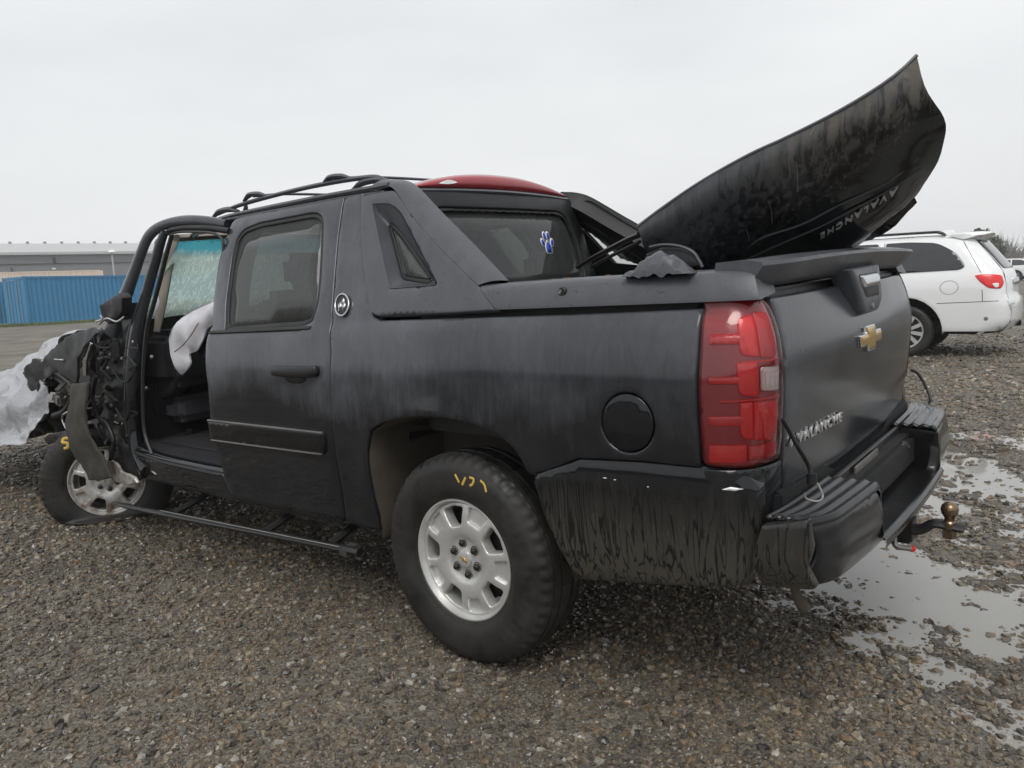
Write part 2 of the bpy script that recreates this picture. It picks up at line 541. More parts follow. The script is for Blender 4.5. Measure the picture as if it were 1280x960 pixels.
def panel(name, outline, mapf, mat, parent=None, holes=(), res=.04, rnd=.006, depth=.02, off=0.0, out=None, disp=None, smooth=True, mirror=False, auto=None):
    """a formed sheet: 2D outline (and holes) laid on a curved surface mapf(u,v,offset), with rolled edges and a returned flange"""
    loops = [dens(list(outline), res)] + [dens(list(h), res) for h in holes]
    pts, edges = [], []
    for L in loops:
        b0 = len(pts)
        pts += [Vector(p) for p in L]
        edges += [(b0 + i, b0 + (i + 1) % len(L)) for i in range(len(L))]
    A = np.array([tuple(p) for L in loops for p in L])
    lo, hi = A.min(0), A.max(0)
    gx, gy = np.arange(lo[0] + res * .5, hi[0], res), np.arange(lo[1] + res * .5, hi[1], res)
    G = np.array([(x + (.25 * res if j % 2 else 0), y) for j, y in enumerate(gy) for x in gx]) if len(gx) and len(gy) else np.zeros((0, 2))
    cand = []
    if len(G):
        G = G[inside(G, loops)]
        if len(G):
            G = G[segdist(G, loops) > max(rnd * 1.3, res * .4)]
        cand.append(G)
    if rnd > 0:
        for fr in (.3, 1.0):
            ring = []
            for L in loops:
                B = np.array(L)
                t = np.roll(B, -1, 0) - np.roll(B, 1, 0)
                t /= np.maximum(np.linalg.norm(t, axis=1), 1e-9)[:, None]
                n_ = np.stack([-t[:, 1], t[:, 0]], 1)
                for sg in (1, -1):
                    ring.append(B + n_ * sg * rnd * fr)
            ring = np.concatenate(ring)
            ring = ring[inside(ring, loops)]
            if len(ring):
                ring = ring[segdist(ring, loops) > rnd * fr * .93]
            cand.append(ring)
    for c in cand:
        pts += [Vector(p) for p in c]
    vv, ee, ff, _, _, _ = delaunay_2d_cdt(pts, edges, [], 2, 1e-6)
    V2 = np.array([tuple(p) for p in vv])
    D = segdist(V2, loops)
    keep = []
    cen = np.array([V2[list(f)].mean(0) for f in ff])
    ok = inside(cen, loops)
    ff = [tuple(f) for f, k in zip(ff, ok) if k]
    e = 1e-4
    V3, NN = [], []
    for (u, v), d in zip(V2, D):
        low = 0.0
        if rnd > 0 and d < rnd:
            low = rnd - math.sqrt(max(0, rnd * rnd - (rnd - d) ** 2))
        p = Vector(mapf(u, v, 0))
        nrm = (Vector(mapf(u, v, .01)) - p).normalized()
        dd = disp(u, v, d) if disp else 0
        V3.append(p + nrm * (off - low + dd))
        NN.append(nrm)
    # orientation
    s = 0
    for f in ff[:60]:
        s += (V3[f[1]] - V3[f[0]]).cross(V3[f[2]] - V3[f[0]]).dot(NN[f[0]])
    if s < 0:
        ff = [f[::-1] for f in ff]
    cnt = {}
    for f in ff:
        for i in range(len(f)):
            a, b = f[i], f[(i + 1) % len(f)]
            k = (min(a, b), max(a, b))
            cnt[k] = None if k in cnt else (a, b)
    base = {}
    if depth:
        for k, ab in cnt.items():
            if ab is None:
                continue
            a, b = ab
            for q in (a, b):
                if q not in base:
                    base[q] = len(V3)
                    V3.append(V3[q] - NN[q] * depth)
            ff.append((b, a, base[a], base[b]))
    if mirror:
        V3 = [Vector((p.x, -p.y, p.z)) for p in V3]
        ff = [f[::-1] for f in ff]
    return mesh(name, V3, ff, mat, parent, smooth=smooth, auto=auto)
def fbm(x, y, sc, oct=4, seed=0):
    """value-noise fbm on numpy arrays"""
    tot, amp, nrm = 0, 1, 0
    rs = np.random.RandomState(seed)
    for o in range(oct):
        T = rs.rand(256, 256)
        X, Y = x * sc * 2 ** o + 37.3 * o, y * sc * 2 ** o + 11.7 * o
        xi, yi = np.floor(X).astype(int), np.floor(Y).astype(int)
        fx, fy = X - xi, Y - yi
        fx, fy = fx * fx * (3 - 2 * fx), fy * fy * (3 - 2 * fy)
        a = T[xi % 256, yi % 256]
        b = T[(xi + 1) % 256, yi % 256]
        c = T[xi % 256, (yi + 1) % 256]
        d = T[(xi + 1) % 256, (yi + 1) % 256]
        tot = tot + amp * (a * (1 - fx) * (1 - fy) + b * fx * (1 - fy) + c * (1 - fx) * fy + d * fx * fy)
        nrm += amp
        amp *= .5
    return tot / nrm

# truck frame: leans a little on its burst front tyre
T_PIT, T_ROL, T_DZ = R(.50827), R(1.41025), .02434
cp, sp, cr, sr = math.cos(T_PIT), math.sin(T_PIT), math.cos(T_ROL), math.sin(T_ROL)
RB = Matrix(((1, 0, 0), (0, cr, sr), (0, -sr, cr))) @ Matrix(((cp, 0, sp), (0, 1, 0), (-sp, 0, cp)))
TRUCK_M = Matrix.Translation((0, 0, .4 + T_DZ)) @ RB.to_4x4() @ Matrix.Translation((0, 0, -.4))
TRUCK_I = TRUCK_M.inverted()
def at(x, y, ax, val, body=True):
    """surveyed point: where the sight line through a photo point meets a plane of the truck (or of the yard)"""
    o, d = CAM.copy(), fw + rt * ((x - 640) / FPX) + up * ((480 - y) / FPX)
    if body:
        o = TRUCK_I @ o
        d = RB.transposed() @ d
    return o + d * ((val - o[ax]) / d[ax])

# ------------------------------------------------------------------ the yard
def sstep(a, b, x):
    t = np.clip((x - a) / (b - a), 0, 1)
    return t * t * (3 - 2 * t)
LEFT_DIR = np.array((math.cos(R(-20)), math.sin(R(-20))))
def rise(x, y):
    dx, dy = x - CAM.x, y - CAM.y
    d = np.hypot(dx, dy) + 1e-6
    ang = (dx * LEFT_DIR[0] + dy * LEFT_DIR[1]) / d
    return .48 * sstep(14, 44, d) * sstep(.55, .9, ang)
def pud(x, y):
    xb = np.interp(y, [-5.6, -5.0, -4.2, -3.2, -2.4, -1.2, -.35, -.05, .2, .5, 1.2], [-2.2, -1.05, -.45, -.55, -.35, -.1, -.25, -.85, -1.22, -1.62, -3.2])
    w = (fbm(x + 50, y + 50, 2.2, 4, 5) - .5) * .7
    return sstep(-.16, .22, xb - x + w * .55)
WATER_Z = -.014
def hgt(x, y):
    h = (fbm(x + 90, y + 90, .45, 4, 1) - .5) * .034 + (fbm(x + 90, y + 90, 2.6, 4, 2) - .5) * .026
    h = np.maximum(h, -.011)
    a = R(-39)
    u_, v_ = x * math.cos(a) + y * math.sin(a), -x * math.sin(a) + y * math.cos(a)
    rid = fbm(u_ * .55 + 70, v_ * 2.0 + 70, 1.5, 5, 3)
    p = pud(x, y)
    wet = -.0235 + (rid - .47) * .050 + (fbm(x + 9, y + 9, 7.5, 4, 7) - .5) * .050
    h = h * (1 - p) + wet * p
    return h + rise(x, y)
NG = 560
tt = np.linspace(-1, 1, NG)
gx = -.7 + 1.05 * np.sinh(7.3 * tt)
gy = -.2 + 1.05 * np.sinh(7.3 * tt)
GX, GY = np.meshgrid(gx, gy, indexing='ij')
GZ = hgt(GX, GY)
dC = np.hypot(GX - CAM.x, GY - CAM.y)
GZ = np.where(dC > 60, rise(GX, GY), GZ)
gv = np.stack([GX, GY, GZ], -1).reshape(-1, 3)
me = bpy.data.meshes.new('ground')
ii = np.arange(NG * NG).reshape(NG, NG)
quads = np.stack([ii[:-1, :-1], ii[1:, :-1], ii[1:, 1:], ii[:-1, 1:]], -1).reshape(-1, 4)
me.vertices.add(len(gv))
me.vertices.foreach_set('co', gv.ravel())
me.loops.add(quads.size)
me.loops.foreach_set('vertex_index', quads.ravel())
me.polygons.add(len(quads))
me.polygons.foreach_set('loop_start', np.arange(0, quads.size, 4))
me.polygons.foreach_set('loop_total', np.full(len(quads), 4))
me.update()
me.validate()
me.polygons.foreach_set('use_smooth', [True] * len(me.polygons))
ground = link('ground', me, 'ground')
tag(ground, 'wide wet gravel yard under the wrecked pickup', None, kind='structure')

# loose stones, thinning with distance, lying on the same relief
def gravel():
    n = 150
    t2 = np.linspace(0, 1, n)
    ang = YAW + R(1) * np.linspace(-82, 82, 120)
    rad = 1.3 * (22 / 1.3) ** t2
    A, D = np.meshgrid(ang, rad)
    X, Y = CAM.x + D * np.cos(A), CAM.y + D * np.sin(A)
    Z = hgt(X, Y)
    vs = np.stack([X, Y, Z], -1).reshape(-1, 3)
    m_ = 120   # columns
    fs = [(i * m_ + j, i * m_ + j + 1, (i + 1) * m_ + j + 1, (i + 1) * m_ + j) for i in range(n - 1) for j in range(m_ - 1)]
    me = bpy.data.meshes.new('gravel')
    me.from_pydata(vs.tolist(), [], fs)
    dn = np.interp(D, [1.5, 3.2, 4.5, 7, 11, 17, 21.5], [7400, 6300, 4000, 1650, 480, 110, 0]) * (.55 + .9 * fbm(X + 20, Y + 20, 1.8, 3, 9))
    p = pud(X, Y)
    dn = dn * (1 - .40 * p) * (1 - .85 * sstep(R(44), R(80), np.abs(A - YAW)))
    sz = np.interp(D, [1.5, 3.2, 5, 8, 12, 17], [.0060, .0064, .0078, .0105, .015, .020])
    sz = sz * (1 + .25 * p)
    for nm, arr in (('dens', dn), ('size', sz)):
        at_ = me.attributes.new(nm, 'FLOAT', 'POINT')
        at_.data.foreach_set('value', arr.ravel().astype(np.float32))
    o = link('gravel', me, 'pebble')
    tag(o, 'loose wet gravel stones strewn over the yard', None, kind='stuff')
    g = bpy.data.node_groups.new('gravel_scatter', 'GeometryNodeTree')
    g.interface.new_socket('Geometry', in_out='INPUT', socket_type='NodeSocketGeometry')
    g.interface.new_socket('Geometry', in_out='OUTPUT', socket_type='NodeSocketGeometry')
    N, L = g.nodes.new, g.links.new
    gi, go = N('NodeGroupInput'), N('NodeGroupOutput')
    dp = N('GeometryNodeDistributePointsOnFaces')
    na = N('GeometryNodeInputNamedAttribute'); na.data_type = 'FLOAT'; na.inputs[0].default_value = 'dens'
    nb = N('GeometryNodeInputNamedAttribute'); nb.data_type = 'FLOAT'; nb.inputs[0].default_value = 'size'
    L(gi.outputs[0], dp.inputs['Mesh'])
    L(na.outputs['Attribute'], dp.inputs['Density'])
    ico = N('GeometryNodeMeshIcoSphere'); ico.inputs['Radius'].default_value = 1; ico.inputs['Subdivisions'].default_value = 2
    nz = N('ShaderNodeTexNoise'); nz.inputs['Scale'].default_value = 1.1; nz.inputs['Detail'].default_value = 1
    vs_ = N('ShaderNodeVectorMath'); vs_.operation = 'SUBTRACT'; vs_.inputs[1].default_value = (.5, .5, .5)
    vm = N('ShaderNodeVectorMath'); vm.operation = 'SCALE'; vm.inputs['Scale'].default_value = 1.5
    sp_ = N('GeometryNodeSetPosition')
    L(nz.outputs['Color'], vs_.inputs[0]); L(vs_.outputs[0], vm.inputs[0])
    L(ico.outputs[0], sp_.inputs['Geometry']); L(vm.outputs[0], sp_.inputs['Offset'])
    sm = N('GeometryNodeSetMaterial'); sm.inputs['Material'].default_value = MT['pebble']
    L(sp_.outputs[0], sm.inputs[0])
    io = N('GeometryNodeInstanceOnPoints')
    rr = N('FunctionNodeRandomValue'); rr.data_type = 'FLOAT_VECTOR'
    rr.inputs[0].default_value = (-.45, -.45, 0); rr.inputs[1].default_value = (.45, .45, 6.28)
    rs = N('FunctionNodeRandomValue'); rs.data_type = 'FLOAT_VECTOR'
    rs.inputs[0].default_value = (.7, .6, .45); rs.inputs[1].default_value = (1.35, 1.1, .95); rs.inputs['Seed'].default_value = 3
    r1 = N('FunctionNodeRandomValue'); r1.data_type = 'FLOAT'; r1.inputs[2].default_value = 0; r1.inputs[3].default_value = 1; r1.inputs['Seed'].default_value = 8
    pw = N('ShaderNodeMath'); pw.operation = 'POWER'; pw.inputs[1].default_value = 6.0
    ma = N('ShaderNodeMath'); ma.operation = 'MULTIPLY_ADD'; ma.inputs[1].default_value = 2.3; ma.inputs[2].default_value = .66
    L(r1.outputs[1], pw.inputs[0]); L(pw.outputs[0], ma.inputs[0])
    mu = N('ShaderNodeMath'); mu.operation = 'MULTIPLY'; L(nb.outputs['Attribute'], mu.inputs[0]); L(ma.outputs[0], mu.inputs[1])
    sv = N('ShaderNodeVectorMath'); sv.operation = 'SCALE'; L(rs.outputs[0], sv.inputs[0]); L(mu.outputs[0], sv.inputs['Scale'])
    L(dp.outputs['Points'], io.inputs['Points']); L(sm.outputs[0], io.inputs['Instance'])
    L(rr.outputs[0], io.inputs['Rotation']); L(sv.outputs[0], io.inputs['Scale'])
    L(io.outputs[0], go.inputs[0])
    md = o.modifiers.new('scatter', 'NODES')
    md.node_group = g
    return o
gravel()

wp = [(-9, -5.7), (.45, -5.7), (.55, -1.2), (.1, .1), (-1.0, .75), (-3.4, 1.4), (-9, 1.4)]
puddle = mesh('puddle', [(x, y, WATER_Z) for x, y in wp], [tuple(range(len(wp)))], 'water', smooth=False)
tag(puddle, 'shallow muddy puddle behind the rear bumper reflecting the sky', None, kind='structure')

# bigger stones and clods poking from the mud
random.seed(4)
# ------------------------------------------------------------------ containers and buildings
def far(px_, py_, dep):
    return CAM + (fw + rt * ((px_ - 640) / FPX) + up * ((480 - py_) / FPX)) * dep
def container(name, label, c0, head, L, W, H, mat, pitch=.28, group=None, doors=True):
    """c0: near corner at ground, head: direction angle of the long side; width goes to its right"""
    root = thing(name, label, 'container', c0, head, group)
    def corr(nm, ax, n, span, const, flipz, h0=.16, h1=None):
        h1 = h1 or H - .12
        vs, fs = [], []
        k = 0
        prof = []
        x = .1
        while x < span - .1:
            for dx, dp in ((0, 0), (.07, 0), (.14, -.045), (.21, -.045)):
                if x + dx < span - .1:
                    prof.append((x + dx, dp))
            x += pitch
        for x, dp in prof:
            for z in (h0, h1):
                vs.append((x, const + dp * flipz, z) if ax == 0 else (const + dp * flipz, x, z))
        for i in range(len(prof) - 1):
            fs.append((2 * i, 2 * i + 2, 2 * i + 3, 2 * i + 1))
        return mesh(nm, vs, fs, mat, root, smooth=False)
    corr('side_panel', 0, 0, L, -.02, 1)
    corr('side_panel', 0, 0, L, -W + .02, -1)
    corr('end_panel', 1, 0, W, .02, -1)
    for o in [root.children[-1]]:
        for v in o.data.vertices:
            v.co.y -= W
    box('roof_panel', (L / 2, -W / 2, H - .05), (L - .1, W - .1, .05), mat, root, 0)
    box('floor_panel', (L / 2, -W / 2, .12), (L - .1, W - .1, .1), 'dark', root, 0)
    for y in (-.06, -W + .06):
        box('top_rail', (L / 2, y, H - .06), (L, .12, .12), mat, root, .01)
        box('bottom_rail', (L / 2, y, .1), (L, .12, .16), mat, root, .01)
        for x in (.08, L - .08):
            box('corner_post', (x, y, H / 2), (.16, .14, H + .01), mat, root, .01)
    for x in (.06, L - .06):
        box('header_beam', (x, -W / 2, H - .08), (.12, W - .2, .15), mat, root, .01)
    if doors:
        for s in (0, 1):
            d = box('door_leaf', (L - .03, -W * (.27 + .46 * s), H / 2), (.05, W * .44, H - .35), mat, root, .01)
            for k in (-.25, .25):
                box('lock_rod', (L + .012, -W * (.27 + .46 * s) + k * .7, H / 2), (.03, .035, H - .4), 'steel', d, 0)
    return root
ca, cb = far(36.5, 407.5, 43.2), far(130, 397.5, 47.6)
dv = Vector((math.cos(R(-83)), math.sin(R(-83)), 0))
hd = math.atan2(-dv.y, -dv.x)
c0 = ca + dv * 12.2
container('shipping_container', 'blue corrugated shipping container standing on the grass verge', (c0.x, c0.y, ca.z - .02), hd, 12.2, 2.44, 2.82, 'blue_corr')
cc_, ce = far(-40, 405, 84), far(132, 398, 92)
dv = Vector((ce.x - cc_.x, ce.y - cc_.y, 0)).normalized()
hd2 = math.atan2(-dv.y, -dv.x)
container('shipping_container', 'dark blue container at the bottom of the stack behind', (ce.x, ce.y, .40), hd2, 16.4, 2.44, 2.62, 'blue_corr')
container('shipping_container', 'cream container stacked on top of the dark blue one', (ce.x, ce.y, 3.05), hd2, 16.4, 2.44, 2.62, 'cream', doors=False)

def warehouse():
    b, a = far(-90, 400, 112), far(440, 385, 152)
    h = math.atan2(b.y - a.y, b.x - a.x)
    Ln = math.hypot(b.x - a.x, b.y - a.y)
    root = thing('warehouse', 'long grey metal warehouse with a pale low roof behind the containers', 'building', (a.x, a.y, 0), h)
    HE = far(60, 314, 114).z
    HR = HE + 2.6
    Wd = 34
    box('wall', (Ln / 2, -Wd / 2, HE / 2), (Ln, Wd, HE), 'grey_wall', root, 0)
    pit = 1.0
    vs = [(-.6, .5, HE + .05), (Ln + .6, .5, HE + .05), (Ln + .6, -Wd / 2, HR), (-.6, -Wd / 2, HR), (-.6, -Wd - .5, HE + .05), (Ln + .6, -Wd - .5, HE + .05),
          (-.6, .5, HE + .35), (Ln + .6, .5, HE + .35), (Ln + .6, -Wd / 2, HR + .3), (-.6, -Wd / 2, HR + .3), (-.6, -Wd - .5, HE + .35), (Ln + .6, -Wd - .5, HE + .35)]
    fs = [(6, 7, 8, 9), (9, 8, 11, 10), (0, 1, 7, 6), (3, 4, 10, 9), (0, 3, 9, 6), (1, 7, 8, 2), (2, 8, 11, 5), (0, 1, 2, 3), (3, 2, 5, 4), (4, 5, 11, 10)]
    rf = recalc(mesh('roof', vs, fs, 'roof_metal', root, smooth=False))
    k = 3.0
    while k < Ln:
        box('ridge_vent', (k, -Wd / 2, HR + .42), (.45, .45, .45), 'steel', rf, .05)
        k += 2.6
    # wall ribs, upper band, downpipe, lamp, vent and sign
    k = 1.0
    while k < Ln:
        box('wall_rib', (k, .06, HE * .35), (.12, .12, HE * .7), 'grey_wall', root, 0)
        k += 5.5
    box('band_flashing', (Ln / 2, .1, HE - 1.5), (Ln, .16, .14), 'dark', root, 0)
    box('gutter', (Ln / 2, .62, HE), (Ln + 1, .22, .22), 'roof_metal', root, .03)
    def wx(px_):
        d = fw + rt * ((px_ - 640) / FPX)
        ex, ey = math.cos(h), math.sin(h)
        # intersect in plan
        A = np.array([[d.x, -ex], [d.y, -ey]])
        t, s = np.linalg.solve(A, np.array([a.x - CAM.x, a.y - CAM.y]))
        return s
    box('downpipe', (wx(33), .2, HE / 2 - 1), (.22, .22, HE - 2), 'dark', root, .03)
    box('wall_sign', (wx(22), .12, HE - 4.1), (1.0, .08, .6), 'white_paint', root, .02)
    v = box('wall_vent', (wx(86.5), .25, HE - 1.0), (.42, .4, 1.0), 'dark', root, .03)
    box('vent_lamp', (wx(84.5), .4, HE - 2.3), (.55, .4, .22), 'white_paint', v, .05)
    return root
warehouse()

def lamp_post():
    b = far(148.5, 395, 78)
    root = thing('lamp_post', 'thin pale lamp post standing in front of the grey warehouse', 'lamp post', (b.x, b.y, .4))
    top = far(147.5, 317, 78).z - .4
    sweep('post', [(0, 0, 0), (0, 0, top * .5), (0, 0, top)], [.13, .10, .07], 'roof_metal', root, 8, sm=1)
    lathe('lamp_head', [(0, .0), (.02, .34), (.14, .40), (.30, .26), (.36, 0)], 12, 'white_paint', root, (0, 0, top), 'Z')
    box('foot_plate', (0, 0, .06), (.5, .5, .12), 'steel', root, .02)
lamp_post()

def grass(name, label, cpts, w, n, hgt_, seed, col):
    """a strip of grass blades along a line"""
    rnd = random.Random(seed)
    vs, fs = [], []
    for i in range(n):
        t = rnd.random() * (len(cpts) - 1)
        k = min(int(t), len(cpts) - 2)
        p = Vector(cpts[k]).lerp(Vector(cpts[k + 1]), t - k)
        p += Vector((rnd.uniform(-w, w), rnd.uniform(-w, w), 0))
        p.z = float(rise(np.array(p.x), np.array(p.y)))
        a = rnd.uniform(0, 6.28)
        h_ = hgt_ * rnd.uniform(.4, 1.1)
        wd = .03 + .02 * rnd.random()
        dx, dy = math.cos(a) * wd, math.sin(a) * wd
        lean = Vector((rnd.uniform(-.4, .4) * h_, rnd.uniform(-.4, .4) * h_, h_))
        b = len(vs)
        vs += [p + Vector((-dx, -dy, 0)), p + Vector((dx, dy, 0)), p + lean]
        fs.append((b, b + 1, b + 2))
    o = mesh(name, vs, fs, plain('grass_' + str(seed), col, .7, vary=.35), smooth=False)
    tag(o, label, None, kind='stuff')
g0, g1, g2 = far(-30, 413, 41.5), far(60, 407.5, 42.6), far(215, 392, 49.5)
grass('grass', 'green grass verge along the foot of the blue container', [g0, g1, g2], .75, 9000, .16, 5, (.135, .165, .05))

# ------------------------------------------------------------------ the wrecked pickup
random.seed(11)
truck = thing('pickup_truck', 'wrecked black crew-cab pickup with its front end torn off and driver door missing', 'pickup truck')
truck.matrix_world = TRUCK_M
PZ = [.20, .30, .42, .55, .75, .95, 1.10, 1.20, 1.250, 1.270, 1.298, 1.302, 1.80, 1.95]
PY = [.915, .93, .945, .962, .978, .984, .975, .959, .947, .937, .908, .922, .712, .60]
# smooth the side section a little so the flank has no hard creases
_zz = np.linspace(.2, 1.95, 700)
_yy = np.interp(_zz, PZ, PY)
_k = np.hanning(25); _k /= _k.sum()
_yl = np.convolve(np.pad(_yy, 12, mode='edge'), _k, 'valid')
_k2 = np.hanning(61); _k2 /= _k2.sum()
_yl2 = np.convolve(np.pad(_yy, 30, mode='edge'), _k2, 'valid')
_yl = np.where(_zz < 1.17, _yl2, _yl)
def Ys(z):
    return float(np.interp(z, _zz, _yl))
# plan line of the body: side, rounded rear corner, bowed tail, then mirrored
_pl = [(x, .985 - (.03 * ((-.3 - x) / .7) ** 2 if x < -.3 else 0)) for x in np.linspace(0, -.985, 120)]
_x0, _y0 = _pl[-1]
_xe, _ye = -1.150, .775
_pl += [(_x0 + (_xe - _x0) * math.sin(a), _ye + (_y0 - _ye) * math.cos(a)) for a in np.linspace(0, math.pi / 2, 40)[1:]]
_pl += [(_xe - .022 * (1 - (y / _ye) ** 2), y) for y in np.linspace(_ye, 0, 60)[1:]]
_pl = np.array(_pl + [(x, -y) for x, y in _pl[-2::-1]])
_sl = np.concatenate([[0], np.cumsum(np.linalg.norm(np.diff(_pl, axis=0), axis=1))])
_tn = np.gradient(_pl, axis=0)
_tn /= np.linalg.norm(_tn, axis=1)[:, None]
_nr = np.stack([_tn[:, 1], -_tn[:, 0]], 1)
if _nr[0, 1] < 0:
    _nr = -_nr
RZ = [.60, .70, .85, 1.0, 1.13, 1.20, 1.25, 1.33, 1.42]
RD = [.05, .035, .022, .008, 0, .010, .022, .05, .06]
_rd = np.convolve(np.pad(np.interp(np.linspace(.6, 1.42, 300), RZ, RD), 10, mode='edge'), np.hanning(21) / np.hanning(21).sum(), 'valid')
SMID = _sl[-1] / 2
def S(s, z, off=0.0):
    """outer skin of the tail: s runs round the plan from the left flank, z is height"""
    p = np.array([np.interp(s, _sl, _pl[:, i]) for i in (0, 1)])
    n_ = np.array([np.interp(s, _sl, _nr[:, i]) for i in (0, 1)])
    n_ /= np.linalg.norm(n_)
    w = n_[0] ** 2
    d = (.985 - Ys(z)) * (1 - w) + float(np.interp(z, np.linspace(.6, 1.42, 300), _rd)) * w
    q = p - n_ * (d - off)
    return (q[0], q[1], z)
FL_C = (.0, .40)
def flare(x, z):
    """swelling round the rear wheel opening"""
    r_ = math.hypot((x - .02) * .98, z - .42)
    return .010 * math.exp(-((r_ - .50) / .075) ** 2) * (1 if z > .40 else 0)
def side(x, z, off=0.0):
    """outer skin of the left flank"""
    y = Ys(z)
    if x < -.3:
        y -= .03 * ((-.3 - x) / .7) ** 2
    if z < 1.15:
        y += flare(x, z)
    sl = (Ys(z + .004) - Ys(z - .004)) / .008
    k = 1 / math.hypot(1, sl)
    return (x, y + off * k, z - off * sl * k)
def P2(l):
    return [tuple(p) for p in l]

# --- rear door
door_o = rc([(1.655, 1.818, .05), (1.69, 1.70), (1.69, 1.585, .05), (1.645, 1.41, .05), (1.60, 1.30, .02), (1.622, 1.20, .03), (1.622, 1.10, .03), (1.608, .97, .05), (1.632, .815, .03),
             (1.638, .71, .03), (1.612, .60, .03), (1.578, .47, .04), (1.56, .43, .03), (.69, .432, .04), (.668, .56, .06), (.672, .70, .05), (.664, .87, .05), (.646, 1.17, .05),
             (.672, 1.30, .05), (.71, 1.446, .05), (.755, 1.63, .05), (.785, 1.832, .02), (1.20, 1.828, 0)], .02)
win_o = rc([(1.535, 1.750, .05), (1.40, 1.768, .03), (.962, 1.772, .05), (.895, 1.742, .04), (.853, 1.62, .03), (.806, 1.468, .03), (.785, 1.362, .03), (.80, 1.292, .04), (.88, 1.278, .03), (1.10, 1.274, 0), (1.475, 1.264, .015),
            (1.53, 1.41, .03), (1.578, 1.62, .03), (1.582, 1.70, .03)], .02)
rdoor = panel('rear_door', door_o, side, 'paint', truck, holes=[win_o], res=.045, rnd=.006, depth=.05)
def inset(P, d):
    A = np.array(P)
    ar = .5 * np.sum(A[:, 0] * np.roll(A[:, 1], -1) - np.roll(A[:, 0], -1) * A[:, 1])
    t = np.roll(A, -1, 0) - np.roll(A, 1, 0)
    t /= np.maximum(np.linalg.norm(t, axis=1), 1e-9)[:, None]
    n_ = np.stack([-t[:, 1], t[:, 0]], 1) * (1 if ar > 0 else -1)
    return [tuple(p) for p in A + n_ * d]
panel('window_seal', inset(win_o, .001), side, 'rubber', rdoor, holes=[inset(win_o, .020)], res=.05, rnd=.004, depth=.02, off=-.006)
panel('window_glass', inset(win_o, .018), side, 'glass_tint', rdoor, res=.08, rnd=0, depth=.004, off=-.014)
panel('belt_strip', rc([(1.60, 1.262), (.80, 1.276), (.80, 1.262), (1.60, 1.248)], .004), side, 'rubber', rdoor, res=.06, rnd=.003, depth=.012, off=.006)
mo = panel('side_moulding', rc([(1.634, .828), (.716, .834), (.712, .79), (.726, .742), (1.30, .732), (1.630, .728)], .008), side, 'paint_clean', rdoor, res=.05, rnd=.008, depth=.02, off=.016)
panel('scraped_edge', rc([(1.630, .831), (.720, .837), (.720, .830), (1.630, .824)], .001), side, 'steel', mo, res=.06, rnd=.002, depth=.01, off=.0175)
panel('scraped_edge', rc([(1.625, .731), (1.1, .737), (.745, .741), (.745, .736), (1.1, .730), (1.625, .724)], .001), side, 'steel', mo, res=.06, rnd=.002, depth=.01, off=.0175)
# handle: dished cup, bar and lock
hd_ = panel('door_handle', rc([(1.035, 1.112), (.715, 1.118), (.712, 1.078), (.745, 1.066), (1.03, 1.066)], .016), lambda u, v, o: tuple(Vector(side(u, v, o)) + Vector((0, .028 + .012 * (1 - ((u - .875) / .16) ** 2), 0))),
            'plastic', rdoor, res=.025, rnd=.012, depth=.032)
panel('handle_cup', rc([(.985, 1.100), (.785, 1.100), (.80, 1.052), (.84, 1.032), (.93, 1.032), (.97, 1.052)], .03), side, 'rubber', rdoor, res=.03, rnd=.01, depth=.004, off=.004)

# --- quarter panel with wheel opening
arch = [(.457, .44), (.458, .63), (.452, .77), (.428, .845), (.375, .886), (.232, .925), (.052, .942), (-.112, .930), (-.229, .903), (-.309, .855), (-.36, .78), (-.410, .65), (-.468, .493), (-.495, .412)]
arch_s = [tuple(p)[:2] for p in catmull([(a, b, 0) for a, b in arch], 3)]
top_line = [(-.955, 1.300), (-.50, 1.296), (.0, 1.294), (.375, 1.293), (.418, 1.306), (.456, 1.372), (.540, 1.517), (.608, 1.662), (.656, 1.805)]
q_o = [(.660, .872), (.642, 1.17), (.668, 1.30), (.706, 1.446), (.750, 1.63), (.780, 1.838), (.656, 1.838)] + [p for p in top_line[::-1]] + \
      [(-.955, 1.21), (-.952, 1.072), (-.957, .959), (-.960, .853), (-.775, .856), (-.56, .846), (-.455, .80), (-.43, .70)]
front_leg = [(.660, .70), (.668, .60), (.684, .44)]
q_out = [(.664, .872)] + q_o[1:-1] + [(-.368, .77)] + [p for p in arch_s[::-1] if p[1] > .43 and (p[0] > -.355 or p[1] > .79)] + [(.470, .432), (.684, .432), (.663, .56), (.667, .70)]
fuel_c = (-.738, .971)
fuel_l = [(fuel_c[0] + .088 * math.cos(t), fuel_c[1] + .091 * math.sin(t)) for t in np.linspace(0, 2 * math.pi, 33)[:-1]]
quarter = panel('quarter_panel', q_out, side, 'paint', truck, holes=[fuel_l], res=.026, rnd=.007, depth=.035)
panel('fuel_door', inset(fuel_l, .004), side, 'paint_clean', quarter, res=.04, rnd=.003, depth=.01, off=-.0012)
